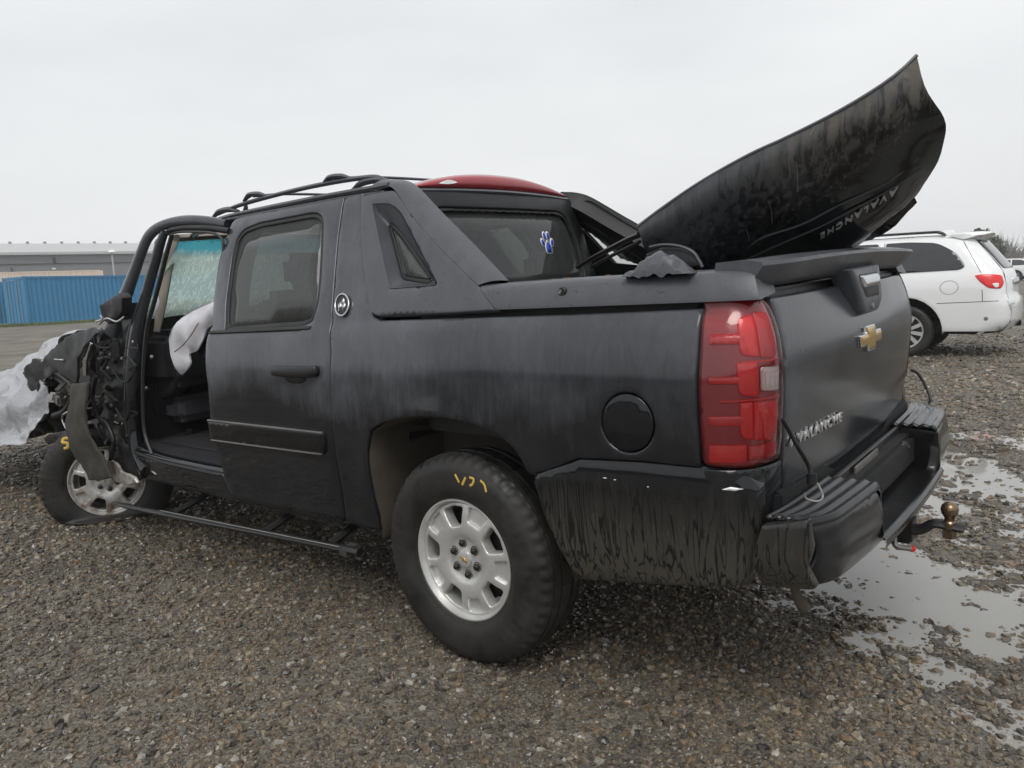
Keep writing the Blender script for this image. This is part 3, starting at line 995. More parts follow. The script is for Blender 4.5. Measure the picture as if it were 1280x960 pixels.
# lower flank behind the wheel: shelf at bumper height, then the muddy valance
def low_disp(u, v, d):
    # rounded shelf at the top
    t = (v - .775) / .07
    return .018 * max(0, 1 - t * t) if abs(t) < 1 else 0
low_o = [(-.385, .775), (-.46, .805), (-.56, .848), (-.775, .858), (-.985, .858), (-1.06, .850), (-1.105, .80), (-1.108, .70), (-1.092, .60), (-1.065, .50), (-.93, .478), (-.738, .448), (-.497, .412), (-.470, .493), (-.412, .65)]
def side_low(u, v, o=0.0):
    s = -u if u > -.985 else None
    x, y, z = side(u, v, o)
    if u < -.93:
        k = (-.93 - u) / .18
        y -= .045 * k * k
    tuck = .10 * max(0, (.60 - v) / .2) ** 2 * .35
    sh = .015 * (1 / (1 + math.exp((v - .812) / .014)))
    return (x, y - tuck + sh - .006, z)
lower = panel('lower_valance', low_o, side_low, 'paint_mud', quarter, res=.028, rnd=.012, depth=.05)
# chipped paint
for (cx, cz, w_, h_) in ((-1.045, .797, .055, .011), (-.655, .795, .016, .003), (-.69, .793, .010, .003), (-.80, .783, .008, .003)):
    panel('paint_chip', rc([(cx + w_ / 2, cz - h_ * .2), (cx + w_ * .1, cz + h_ / 2), (cx - w_ / 2, cz), (cx - w_ * .1, cz - h_ / 2)], .002), side_low, 'white_paint', lower, res=.02, rnd=0, depth=.002, off=.0012)

# the same on the far flank
rq = panel('quarter_panel', q_out, side, 'paint', truck, res=.07, rnd=.007, depth=.035, mirror=True)
panel('lower_valance', low_o, side_low, 'paint_mud', rq, res=.06, rnd=.012, depth=.05, mirror=True)
rd2 = panel('rear_door', door_o, side, 'paint', truck, holes=[win_o], res=.08, rnd=.006, depth=.05, mirror=True)
panel('window_glass', inset(win_o, .004), side, 'glass_tint', rd2, res=.1, rnd=0, depth=.004, off=-.014, mirror=True)

for mir in (False, True):
    panel('door_jamb', rc([(.59, 1.82), (.58, 1.17), (.62, .48), (.73, .48), (.72, 1.17), (.745, 1.32), (.79, 1.60), (.83, 1.82)], .01), side, 'dark', truck, res=.06, rnd=0, depth=.02, off=-.045, mirror=mir)

# --- sail panels (cladding behind the cab) and bed rails
def clad(x, z, off=0.0):
    x_, y, z_ = side(x, max(z, 1.302), off)
    y = .926 - (z - 1.30) * .43 - (.03 * ((-.3 - x) / .7) ** 2 if x < -.3 else 0) if z > 1.30 else y
    k = 1 / math.hypot(1, .44)
    return (x, y + off * k, z + off * .44 * k)
sail_o = rc([(.660, 1.805, .01), (.612, 1.662, .03), (.544, 1.517, .03), (.460, 1.374, .03), (.425, 1.322, .02), (.385, 1.309, .02), (.0, 1.311, 0), (-.226, 1.316, .004), (-.115, 1.402, .004), (.08, 1.525, 0), (.30, 1.680, 0), (.452, 1.806, .03)], .01)
hole_rec = rc([(.574, 1.760, .012), (.462, 1.752, .05), (.385, 1.710, .04), (.085, 1.412, .02), (.345, 1.409, .012)], .02)
hole_in = rc([(.505, 1.692, .012), (.475, 1.694, .03), (.402, 1.648, .03), (.295, 1.562, .03), (.158, 1.452, .02), (.19, 1.437, .012), (.342, 1.460, .02)], .015)
def sail(mirror):
    o = panel('sail_panel', sail_o, clad, 'clad', truck, holes=[hole_rec], res=.035, rnd=.005, depth=.02, off=.004, mirror=mirror)
    # dished recess: ring from the outer edge down to the opening
    def rec(u, v, off=0.0):
        p = Vector(clad(u, v, off))
        return p
    A, B = dens(hole_rec, .03), None
    n = 72
    def resample(P, n):
        P = np.array(P + [P[0]])
        l = np.concatenate([[0], np.cumsum(np.linalg.norm(np.diff(P, axis=0), axis=1))])
        q = np.linspace(0, l[-1], n + 1)[:-1]
        return np.stack([np.interp(q, l, P[:, 0]), np.interp(q, l, P[:, 1])], 1)
    a_, b_ = resample(list(hole_rec), n), resample(list(hole_in), n)
    # align start by angle
    k0 = np.argmin(np.linalg.norm(b_ - a_[0] - (b_.mean(0) - a_.mean(0)), axis=1))
    b_ = np.roll(b_, -k0, 0)
    vs, fs = [], []
    rows = ((0, .004), (.12, -.006), (.9, -.040), (1, -.046), (1, -.052))
    for f_, of in rows:
        for i in range(n):
            u, v = a_[i] * (1 - f_) + b_[i] * f_
            p = clad(u, v, of)
            vs.append((p[0], -p[1] if mirror else p[1], p[2]))
    for j in range(len(rows) - 1):
        for i in range(n):
            i2 = (i + 1) % n
            fs.append((j * n + i, j * n + i2, (j + 1) * n + i2, (j + 1) * n + i))
    r_ = recalc(mesh('opening_recess', vs, fs, 'clad', o, auto=35))
    panel('opening_glass', inset(hole_in, .018), clad, 'glass_pane', o, res=.06, rnd=0, depth=.003, off=-.050, mirror=mirror)
    panel('opening_seal', list(hole_in), clad, 'rubber', o, holes=[inset(hole_in, .016)], res=.03, rnd=.004, depth=.012, off=-.044, mirror=mirror)
    # chamfer strip running down the back edge, then the inner face of the buttress
    crest = [(.60, 1.842), (.52, 1.828), (.452, 1.806), (.30, 1.680), (.08, 1.525), (-.115, 1.402)]
    back = [(.56, 1.862), (.46, 1.845), (.372, 1.806), (.205, 1.690), (-.01, 1.545), (-.205, 1.408)]
    def strip(nm, L1, L2, mt, par):
        vs, fs = [], []
        C1, C2 = catmull(L1, 6), catmull(L2, 6)
        m_ = 6
        for a, b in zip(C1, C2):
            for k in range(m_ + 1):
                t = k / m_
                p = a.lerp(b, t)
                bul = .012 * math.sin(math.pi * t)
                p = p + Vector((-.5, .6, .6)).normalized() * bul
                vs.append((p.x, -p.y if mirror else p.y, p.z))
        for i in range(len(C1) - 1):
            for k in range(m_):
                b0 = i * (m_ + 1) + k
                fs.append((b0, b0 + 1, b0 + m_ + 2, b0 + m_ + 1))
        return recalc(mesh(nm, vs, fs, mt, par))
    L1 = [Vector(clad(*p, .004)) for p in crest]
    L2 = [Vector((x, clad(x, z)[1] - .055, z + .004)) for x, z in back]
    strip('chamfer_strip', L1, L2, 'clad', o)
    # inner face of the buttress
    L3 = [Vector((x + .07, p.y - .05, z - .05)) for (x, z), p in zip(back, L2)]
    strip('inner_lip', L2, L3, 'plastic', o)
    def inner(x, z, off=0.0):
        return (x, clad(x, z)[1] - .055 - off, z)
    io = rc([(.60, 1.80), (.60, 1.36), (-.20, 1.36), (-.17, 1.405), (.0, 1.53), (.22, 1.68), (.38, 1.80)], .02)
    panel('inner_panel', io, inner, 'plastic', o, holes=[hole_in], res=.08, rnd=.004, depth=-.03, mirror=mirror)
    return o
sail_l, sail_r = sail(False), sail(True)
# diamond badge on the pillar
em_c = (.612, 1.356)
em = panel('emblem', [(em_c[0] + .047 * math.cos(t) + .012 * math.sin(t), em_c[1] + .045 * math.sin(t)) for t in np.linspace(0, 2 * math.pi, 29)[:-1]], side, 'plastic', quarter, res=.02, rnd=.006, depth=.01, off=.008)
def ering(r0, r1):
    return [(em_c[0] + r0 * 1.02 * math.cos(t) + .012 * math.sin(t), em_c[1] + r0 * math.sin(t)) for t in np.linspace(0, 2 * math.pi, 29)[:-1]]
panel('emblem_ring', ering(.046, 0), side, 'chrome', em, holes=[ering(.039, 0)], res=.03, rnd=.002, depth=.004, off=.012)
for dx, dz in ((-.013, -.004), (.013, -.004), (0, .014)):
    c = (em_c[0] + dx, em_c[1] + dz)
    dia = [(c[0] + .011, c[1] + .002), (c[0] + .001, c[1] + .021), (c[0] - .011, c[1] - .002), (c[0] - .001, c[1] - .021)]
    panel('emblem_diamond', dia, side, 'chrome', em, res=.03, rnd=.002, depth=.004, off=.0115)

def rail(mirror):
    ys = -1 if mirror else 1
    sec = [(.000, 1.318), (.004, 1.330), (.002, 1.380), (-.004, 1.395), (-.018, 1.402), (-.030, 1.404), (-.10, 1.406), (-.115, 1.404), (-.122, 1.395), (-.124, 1.33)]
    xs = list(np.linspace(-.118, -1.06, 40)) + [-1.072, -1.078, -1.081]
    vs, fs = [], []
    m_ = len(sec)
    for i, x in enumerate(xs):
        pull = 0
        if x < -1.06:
            pull = .006 * ((-1.06 - x) / .04) ** 2
        for j, (dy, z) in enumerate(sec):
            xx = min(x, -.118 - (1.402 - min(z, 1.402)) * 1.28 - .0008 * i)
            if x < -.85:                   # raked end
                xx = x - (1.402 - z) * .36 * float(sstep(-.85, -1.06, np.array(x)))
            y = .924 - (.03 * ((-.3 - x) / .7) ** 2 if x < -.3 else 0) + dy - pull - .42 * (min(z, 1.40) - 1.318)
            y -= .020 * max(0, (-.93 - x) / .17) ** 2
            dent = .008 * noise.noise(Vector((x * 3, z * 5, 3 + ys)))
            vs.append((xx, ys * y, z + dent * (.3 if j > 3 else 0)))
    for i in range(len(xs) - 1):
        for j in range(m_ - 1):
            fs.append((i * m_ + j, i * m_ + j + 1, (i + 1) * m_ + j + 1, (i + 1) * m_ + j))
    fs.append(tuple((len(xs) - 1) * m_ + j for j in range(m_)))
    o = recalc(mesh('bed_rail', vs, fs, 'clad', truck, auto=50))
    return o
rail_l, rail_r = rail(False), rail(True)
def disc(nm, c, ax, r_, d, mat, par, n=20, lip=.3):
    o = lathe(nm, [(0, 0), (d * .8, 0.0), (d, r_ * lip), (d, r_ * .8), (d * .6, r_), (-.004, r_)], n, mat, par, c, ax)
    return o
disc('rail_plug', (-.487, .902, 1.366), 'Y', .016, .008, 'rubber', rail_l)
disc('rail_plug', (-.482, .906, 1.367), 'Y', .007, .008, 'steel', rail_l)

# --- tail lights
tl_o = rc([(.962, 1.322, .01), (.964, 1.21, .02), (.960, 1.072, .02), (.965, .959, .02), (.970, .862, .02), (1.10, .853, .04), (1.243, .863, .02), (1.244, .93), (1.241, 1.015, .03), (1.236, 1.117, .03), (1.242, 1.228, .03), (1.236, 1.300, .03), (1.19, 1.328, .03)], .01)
def srect(a, b, c, d, r_=.006):
    return rc([(a, c), (b, c), (b, d), (a, d)], r_)
def taillight(mirror):
    def Sx(s, z, o=0.0):
        return S(s, z, o)
    o = panel('taillight', tl_o, Sx, 'lens_dark', truck, res=.025, rnd=.004, depth=.05, off=-.012, mirror=mirror)
    if True:
        bars = [('reflector_bar', srect(.985, 1.11, 1.199, 1.229), 'lens_mid'), ('reflector_bar', srect(.985, 1.09, 1.091, 1.112), 'lens_mid'), ('reflector_bar', srect(.985, 1.09, .975, 1.004), 'lens_mid'),
                ('reflector_block', rc([(1.088, 1.170, .02), (1.150, 1.160), (1.150, 1.276, .006), (1.088, 1.270, .025)], .006), 'lens_red'),
                ('reflector_block', rc([(1.078, 1.060, .02), (1.142, 1.052), (1.142, 1.150), (1.074, 1.150)], .008), 'lens_red'),
                ('reflector_block', rc([(1.080, .940, .02), (1.122, .930), (1.122, 1.040), (1.080, 1.040)], .008), 'lens_red'),
                ('lamp_lens', rc([(1.152, 1.160), (1.210, 1.152, .02), (1.228, 1.20, .03), (1.222, 1.280, .02), (1.152, 1.284)], .006), 'lens_mid'),
                ('lamp_lens', rc([(1.124, .930), (1.200, .918, .02), (1.222, .96, .03), (1.220, 1.034, .02), (1.124, 1.040)], .006), 'lens_red'),
                ('lower_reflector', srect(.985, 1.100, .869, .922), 'lens_red'), ('lower_reflector', srect(1.104, 1.225, .872, .915), 'lens_mid'),
                ('divider', srect(1.09, 1.222, 1.146, 1.152, .002), 'lens_red'), ('divider', srect(1.02, 1.228, 1.040, 1.048, .002), 'lens_mid')]
        for nm, ol, mt in bars:
            panel(nm, ol, Sx, mt, o, res=.03, rnd=.004, depth=.008, off=-.006, mirror=mirror)
        rv = panel('reverse_lamp', rc([(1.146, 1.064), (1.224, 1.056), (1.224, 1.134), (1.146, 1.137)], .014), Sx, 'chrome', o, res=.03, rnd=.004, depth=.008, off=-.007, mirror=mirror)
        panel('reverse_lens', rc([(1.149, 1.067), (1.221, 1.059), (1.221, 1.131), (1.149, 1.134)], .012), Sx, 'lens_clear', o, res=.02, rnd=.006, depth=.008, off=-.0045, mirror=mirror)
        for k in range(3):
            panel('lens_flute', srect(1.160 + .018 * k, 1.172 + .018 * k, 1.075, 1.120, .003), Sx, 'lens_clear', o, res=.03, rnd=.003, depth=.004, off=-.002, mirror=mirror)
    panel('lens_cover', inset(tl_o, .001), Sx, 'glass_lens', o, res=.022, rnd=.005, depth=.006, off=.001, mirror=mirror)
    return o
taillight(False)
taillight(True)
# filler between the light, the shelf and the rail
panel('corner_filler', rc([(.97, .850), (1.30, .850), (1.33, .70), (1.06, .70), (.97, .80)], .01), S, 'paint', quarter, res=.03, rnd=.004, depth=.03, off=-.004)
panel('corner_post', rc([(.93, 1.325), (1.27, 1.325), (1.27, .85), (.93, .85)], .01), S, 'rubber', truck, res=.05, rnd=.0, depth=.03, off=-.042)
panel('corner_post', rc([(.93, 1.325), (1.27, 1.325), (1.27, .85), (.93, .85)], .01), S, 'rubber', truck, res=.05, rnd=.0, depth=.03, off=-.042, mirror=True)

# --- tailgate
W2 = 2 * SMID
tg_l = [(1.262, 1.318), (1.252, 1.228), (1.246, 1.117), (1.252, 1.015), (1.256, .917), (1.262, .853), (1.285, .735), (1.31, .705)]
tg_o = tg_l + [(W2 - s, z) for s, z in tg_l[::-1]]
hb = rc([(SMID - .20, 1.36), (SMID + .20, 1.36), (SMID + .145, 1.215, .03), (SMID - .145, 1.215, .03)], .004)
def tgd(u, v, d):
    # dished valley round the handle
    x = abs(u - SMID)
    k = math.exp(-(x / .34) ** 4) * sstep(1.16, 1.31, np.array(v))
    return -.012 * float(k) + .0025 * noise.noise(Vector((u * 3.1, v * 4.2, 1.7)))
tailgate = panel('tailgate', rc(list(reversed(tg_o)), .012), S, 'paint_gate', truck, res=.03, rnd=.006, depth=.04, disp=tgd)
# spoiler lip along the top
ys_ = np.linspace(.842, -.842, 41)
sec = [(-1.06, 1.344), (-1.098, 1.346), (-1.128, 1.362), (-1.154, 1.392), (-1.166, 1.408), (-1.162, 1.418), (-1.120, 1.426), (-1.03, 1.424), (-1.02, 1.344)]
vs, fs = [], []
for y in ys_:
    w = abs(y) / .842
    cr_ = .016 * (1 - w * w)
    fx = .055 * max(0, (w - .82) / .18) ** 2
    for x, z in sec:
        vs.append((x - cr_ * .9 + fx, y, z + cr_ * (1 if z > 1.36 else .5)))
m_ = len(sec)
for i in range(40):
    for j in range(m_):
        j2 = (j + 1) % m_
        fs.append((i * m_ + j, i * m_ + j2, (i + 1) * m_ + j2, (i + 1) * m_ + j))
fs += [tuple(range(m_)), tuple(40 * m_ + j for j in range(m_))]
spoiler = recalc(mesh('spoiler_lip', vs, fs, 'clad', tailgate, auto=45))
# handle housing and chrome paddle
def flatx(x0, tilt=0.16):
    def f(u, v, off=0.0):            # u = y, v = z, faces rearward
        return (x0 + (v - 1.29) * tilt - off, u, v)
    return f
hz = panel('handle_housing', rc([(.205, 1.374), (-.165, 1.380), (-.150, 1.245, .03), (-.085, 1.212, .03), (.095, 1.210, .03)], .012), flatx(-1.178, .10), 'clad', tailgate, res=.04, rnd=.016, depth=.06)
panel('handle_recess', rc([(.135, 1.352), (-.105, 1.354), (-.105, 1.268), (.075, 1.268)], .012), flatx(-1.1785, .10), 'rubber', hz, res=.04, rnd=.003, depth=.004, off=.001)
panel('handle_paddle', rc([(.128, 1.349), (-.098, 1.351), (-.100, 1.305), (.105, 1.303)], .012), flatx(-1.196, .22), 'chrome', hz, res=.02, rnd=.014, depth=.02)
disc('lock_cylinder', (0, 0, 0), 'Y', .011, .006, 'steel', hz)
lk = bpy.data.objects[hz.children[-1].name]
for v in lk.data.vertices:
    x, y, z = v.co
    v.co = (-1.184 - y, .01 + x, 1.236 + z)
# gold cross emblem with a pale edge
def bow(k, sx=1.0):
    a, b, c, e = .142 * k, .056 * k, .048, .0
    sl = .022
    pts = [(-.142, -.012 - .010), (-.050, -.022), (-.056, -.046), (.044, -.046), (.050, -.022), (.132, -.022), (.146, .022), (.056, .022), (.062, .046), (-.044, .046), (-.050, .022), (-.132, .022)]
    return [(y * k, 1.122 + z * k) for y, z in pts]
em = panel('emblem', rc(bow(1.0), .005), flatx(-1.180, 0), 'chrome', tailgate, res=.03, rnd=.003, depth=.016)
panel('emblem_face', rc(inset(bow(1.0), .006), .004), flatx(-1.183, 0), 'gold', em, res=.03, rnd=.005, depth=.006)
def text_mesh(nm, txt, size, mat, parent, place, ext=.004, sx=1.0, shear=0.0, gap=1.0):
    cu = bpy.data.curves.new(nm, 'FONT')
    cu.body = txt
    cu.size = size
    cu.extrude = ext
    cu.offset = size * .008
    cu.bevel_depth = ext * .4
    cu.align_x = 'LEFT'
    cu.space_character = gap
    cu.shear = shear
    cu.resolution_u = 3
    tmp = bpy.data.objects.new(nm, cu)
    C.objects.link(tmp)
    dg = bpy.context.evaluated_depsgraph_get()
    me = bpy.data.meshes.new_from_object(tmp.evaluated_get(dg))
    bpy.data.objects.remove(tmp)
    w = max(v.co.x for v in me.vertices)
    for v in me.vertices:
        v.co = place(v.co.x / w, v.co.y / size, v.co.z)
    me.name = nm
    o = link(nm, me, mat, parent)
    return recalc(o)
def pl_tail(t, h, d):
    s = 1.290 + t * .445
    z = .884 + h * .044 - t * .008
    return Vector(S(s, z, .003 + d + .004))
lt = text_mesh('lettering', 'AVALANCHE', .1, 'badge', tailgate, pl_tail, .003, gap=1.25)

# --- bed, cab floor, inner walls
bed = box('bed_floor', (-.33, 0, .86), (1.50, 1.50, .04), 'plastic', truck, .005)
for s in (1, -1):
    box('bed_wall', (-.42, s * .80, 1.12), (1.34, .05, .55), 'plastic', truck, .01)
box('tailgate_inner', (-1.055, 0, 1.04), (.05, 1.5, .60), 'plastic', truck, .01)
for k, (x0, x1) in enumerate(((-.02, .34), (-.40, -.04), (-.80, -.42))):
    box('bed_cover', ((x0 + x1) / 2, 0, 1.378), (x1 - x0, 1.60, .035), 'plastic_wet', truck, .008)
# midgate and rear window
gx0 = .40
mg = box('midgate', (.455, 0, 1.08), (.06, 1.56, .62), 'plastic', truck, .01)
def rw(u, v, off=0.0):                # rear screen faces back, leaning forward at the top
    return (.36 + (v - 1.38) * .22 + .04 * (u / .7) ** 2 - off, u, v)
fr_o = rc([(.70, 1.36), (-.70, 1.36), (-.68, 1.60, .08), (-.60, 1.838, .04), (.60, 1.838, .04), (.68, 1.60, .08)], .03)
gl_o = rc([(.575, 1.385), (-.575, 1.385), (-.56, 1.60, .06), (-.50, 1.742, .08), (.50, 1.742, .08), (.56, 1.60, .06)], .05)
wf = panel('rear_window', fr_o, rw, 'plastic', truck, holes=[gl_o], res=.06, rnd=.012, depth=.05)
panel('window_glass', inset(gl_o, -.004), rw, 'glass_rear', wf, res=.1, rnd=0, depth=.004, off=-.018)
panel('window_seal', inset(gl_o, .0), rw, 'rubber', wf, holes=[inset(gl_o, .016)], res=.06, rnd=.004, depth=.02, off=-.004)
# paw sticker on the glass
def paw(c, k, mt, off, grow):
    def ell(cx, cz, a, b, rot=0, n=16):
        return [(c[0] - (cx + a * math.cos(t) * math.cos(rot) - b * math.sin(t) * math.sin(rot)) * k, c[1] + (cz + a * math.cos(t) * math.sin(rot) + b * math.sin(t) * math.cos(rot)) * k) for t in np.linspace(0, 2 * math.pi, n + 1)[:-1]]
    g = grow
    pad = rc([(c[0] - x * k, c[1] + z * k) for x, z in ((0, .28 + g), (.32 + g, -.1), (.46 + g, -.55), (.30 + g, -.90 - g * .6), (0, -.84 - g), (-.30 - g, -.90 - g * .6), (-.46 - g, -.55), (-.32 - g, -.1))], .3 * k)
    for i, ol in enumerate((pad, ell(-.74, .08, .19 + g, .30 + g, .4), ell(.74, .08, .19 + g, .30 + g, -.4), ell(-.28, .66, .19 + g, .32 + g, .1), ell(.28, .66, .19 + g, .32 + g, -.1))):
        panel('paw_pad', ol, rw, mt, stick, res=.05, rnd=0, depth=.0006, off=off)
pc = at(686, 304, 0, .42)
pc = (pc.y, pc.z)
stick = panel('paw_sticker', rc([(pc[0] + .005, pc[1] + .005), (pc[0] - .005, pc[1] + .005), (pc[0] - .005, pc[1] - .005), (pc[0] + .005, pc[1] - .005)], .001), rw, 'paw_white', wf, res=.05, rnd=0, depth=.0004, off=-.0168)
paw(pc, .056, 'paw_white', -.0165, .13)
paw(pc, .056, 'paw_blue', -.0150, 0)
tag(stick, 'blue paw print sticker with white outline')

# --- roof, roof rails, brake light
def roofz(x, y):
    e = abs(y) / .70
    z = 1.838 + .052 * (1 - e * e)
    z -= .055 * max(0, (x - 1.75) / .5) ** 2
    z -= .012 * max(0, (.9 - x) / .4) ** 2
    return z
NX, NY = 30, 24
vs, fs = [], []
for x in np.linspace(.535, 2.22, NX):
    for y in np.linspace(-.70, .70, NY):
        e = abs(y) / .70
        z = roofz(x, y) - (.018 * max(0, (e - .94) / .06) ** 2)
        yy_ = y - (.05 * max(0, (x - 1.9) / .3) ** 2 if y > 0 else 0) * e
        vs.append((x, yy_, z))
for i in range(NX - 1):
    for j in range(NY - 1):
        b = i * NY + j
        fs.append((b, b + NY, b + NY + 1, b + 1))
roof = recalc(mesh('roof', vs, fs, 'paint', truck))
so = roof.modifiers.new('thick', 'SOLIDIFY')
so.thickness = .02
so.offset = -1
box('roof_lining', (1.35, 0, 1.80), (1.72, 1.24, .02), 'beige', roof, .005)
# ditch strip beside the roof skin
for s in (1, -1):
    sweep('roof_ditch', [(.50, s * .693, 1.832), (1.0, s * .694, 1.836), (1.6, s * .693, 1.832), (1.85, s * .69, 1.822)], .012, 'paint', roof, 6, sm=4)
    rl = sweep('roof_rail', [(.62, s * .60, 1.872), (.70, s * .60, 1.896), (.95, s * .60, 1.908), (1.3, s * .60, 1.908), (1.75, s * .60, 1.892), (1.98, s * .60, 1.866)], [.010, .014, .014, .014, .014, .010], 'clad', roof, 8, flat=.8)
    for x in (.72, 1.90):
        sweep('rail_foot', [(x - .13, s * .60, 1.862), (x - .05, s * .60, 1.880), (x + .05, s * .60, 1.880), (x + .12, s * .60, 1.858)], [.010, .019, .019, .010], 'clad', rl, 8, flat=.8)
for x in (.96, 1.62):
    b_ = sweep('cross_bar', [(x, .60, 1.922), (x - .02, .40, 1.938), (x - .03, 0, 1.944), (x - .02, -.40, 1.938), (x, -.60, 1.922)], .010, 'clad', roof, 8, flat=.7)
    for s in (1, -1):
        sweep('bar_clamp', [(x - .11, s * .60, 1.912), (x - .05, s * .60, 1.928), (x + .03, s * .60, 1.932), (x + .09, s * .60, 1.908)], [.009, .017, .019, .009], 'clad', b_, 8, flat=.7)
sweep('antenna', [(1.95, .45, 1.86), (1.935, .45, 1.90), (1.925, .45, 1.925)], [.018, .013, .006], 'plastic', roof, 8)
# brake light bar across the back of the roof
vs, fs = [], []
n = 40
def blz(y):
    w = abs(y) / .585
    return .475 + .035 * w * w, 1.826 + .010 * (1 - w * w), .068 * (1 - w ** 2.4) + .004
for i in range(n + 1):
    y = .585 - 1.17 * i / n
    xb, zb, h = blz(y)
    for dx, dz in ((.07, 0), (-.014, 0), (-.026, h * .30), (-.018, h * .75), (.012, h * 1.0), (.07, h * 1.03)):
        vs.append((xb + dx, y, zb + dz))
for i in range(n):
    for j in range(5):
        b = i * 6 + j
        fs.append((b, b + 1, b + 7, b + 6))
brake = recalc(mesh('brake_light', vs, fs, 'brake_red', truck))
vs2, fs2 = [], []
for i in range(9):
    y = .43 - .11 * i / 8
    xb, zb, h = blz(y)
    t_ = math.sin(math.pi * (i + .15) / 8.3)
    vs2.append((xb - .0285, y, zb + h * (.42 - .12 * t_)))
    vs2.append((xb - .0245, y, zb + h * (.42 + .26 * t_)))
for i in range(8):
    fs2.append((2 * i, 2 * i + 2, 2 * i + 3, 2 * i + 1))
mesh('cargo_lamp', vs2, fs2, 'lens_clear', brake, smooth=False)
sweep('roof_header', [(.49, .58, 1.814), (.468, .3, 1.822), (.458, 0, 1.825), (.468, -.3, 1.822), (.49, -.58, 1.814)], .012, 'paint', truck, 6, flat=.8)

# --- rear bumper
def bxr(y):
    """rear face line of the bumper"""
    w = abs(y) / .95
    return -1.335 + .05 * w ** 2 + .10 * max(0, (w - .80) / .2) ** 2
def pad(y0, y1, nm, par):
    vs, fs = [], []
    ys_ = np.linspace(y0, y1, 20)
    nr = 40
    for y in ys_:
        xb = bxr(y) + .012
        xf = -1.145 + .03 * (abs(y) / .95) ** 3
        for k in range(nr + 1):
            t = k / nr
            x = xf + (xb - xf) * t
            z = .722 + .0036 * math.sin(t * 2 * math.pi * 4.5) - .020 * max(0, (t - .86) / .14) ** 2 - .012 * max(0, (.08 - t) / .08)
            vs.append((x, y, z))
    for i in range(19):
        for k in range(nr):
            b = i * (nr + 1) + k
            fs.append((b, b + 1, b + nr + 2, b + nr + 1))
    o = recalc(mesh(nm, vs, fs, 'plastic_wet', par))
    so = o.modifiers.new('t', 'SOLIDIFY'); so.thickness = .012; so.offset = -1
    return o
def bface(u, v, off=0.0):             # u=y, v=z
    x = bxr(u) + .022 * ((v - .62) / .10) ** 2
    sl = (bxr(u + .005) - bxr(u - .005)) / .01
    k = 1 / math.hypot(1, sl)
    return (x - off * k, u + off * sl * k, v)
bumper = panel('rear_bumper', rc([(.46, .700, .02), (.885, .722, .01), (.875, .64, .02), (.885, .60, .02), (.91, .565, .02), (.88, .528, .03), (.50, .505, .03), (0, .495, 0), (-.50, .505, .03), (-.93, .545, .03), (-.94, .722, .02), (-.46, .700, .02), (-.43, .545, .03), (0, .530, 0), (.43, .545, .03)], .02),
               bface, 'plastic_wet', truck, res=.03, rnd=.010, depth=.025)
pad(.895, .44, 'step_pad', bumper)
pad(-.44, -.945, 'step_pad', bumper)
# recess between the steps: back wall, floor, lip
bw = panel('recess_wall', rc([(.46, .712), (-.46, .712), (-.46, .535), (.46, .535)], .01), lambda u, v, o=0.0: (-1.175 - o, u, v), 'plastic', bumper, res=.08, rnd=.004, depth=.01)
for s in (1, -1):
    panel('recess_side', rc([(-1.16, .712), (-1.315, .700), (-1.325, .55), (-1.16, .535)], .01), (lambda s: lambda u, v, o=0.0: (u, s * (.447 - o), v))(s), 'plastic_wet', bumper, res=.04, rnd=.003, depth=.006)
vs, fs = [], []
for i, y in enumerate(np.linspace(.46, -.46, 21)):
    for x, z in ((-1.165, .560), (-1.24, .548), (bxr(y) + .02, .545), (bxr(y) - .004, .552), (bxr(y) - .012, .540), (bxr(y) - .006, .515)):
        vs.append((x, y, z))
for i in range(20):
    for k in range(5):
        b = i * 6 + k
        fs.append((b, b + 1, b + 7, b + 6))
lipo = recalc(mesh('recess_floor', vs, fs, 'plastic_wet', bumper))
for s in (.30, -.30):
    d = sweep('plate_lamp', [(-1.185, s * 1.13, .655), (-1.215, s * 1.13, .66), (-1.235, s * 1.13, .648)], [.03, .03, .012], 'plastic', bumper, 10, flat=.55)
    box('lamp_bulb', (-1.218, s * 1.13, .636), (.022, .026, .026), 'steel', d, .004)
pb = box('plate_bracket', (-1.186, .10, .640), (.006, .30, .14), 'steel', bumper, .003)
box('bracket_slot', (-1.191, .075, .618), (.006, .13, .075), 'dark', pb, .003)
box('bracket_tab', (-1.195, .16, .575), (.03, .10, .012), 'roof_metal', pb, .003)
# torn side end of the bumper
def bend(u, v, o=0.0):                # u = x, v = z
    y = .945 - .30 * max(0, (-1.20 - u)) ** 1.3 - .05 * ((v - .64) / .12) ** 2 * (1 if v < .64 else .2)
    return (u, y + o, v)
panel('torn_bumper_end', rc([(-1.128, .706, .006), (-1.250, .738, .006), (-1.262, .66, .01), (-1.245, .60, .01), (-1.262, .545, .02), (-1.250, .528, .02), (-1.105, .507, .01), (-1.095, .60, .02)], .01), bend, 'paint_mud', bumper, res=.025, rnd=.007, depth=.02)
# soft filler behind, gap stays dark
box('bumper_beam', (-1.17, 0, .62), (.12, 1.66, .13), 'dark', bumper, .02)
box('gap_filler', (-1.075, 0, .70), (.12, 1.60, .12), 'dark', truck, .01)
# hanging exhaust hook under the corner
sweep('tie_down_loop', [(-1.16, .80, .53), (-1.17, .80, .47), (-1.185, .80, .44), (-1.19, .79, .425)], [.012, .014, .018, .020], 'liner', bumper, 8)
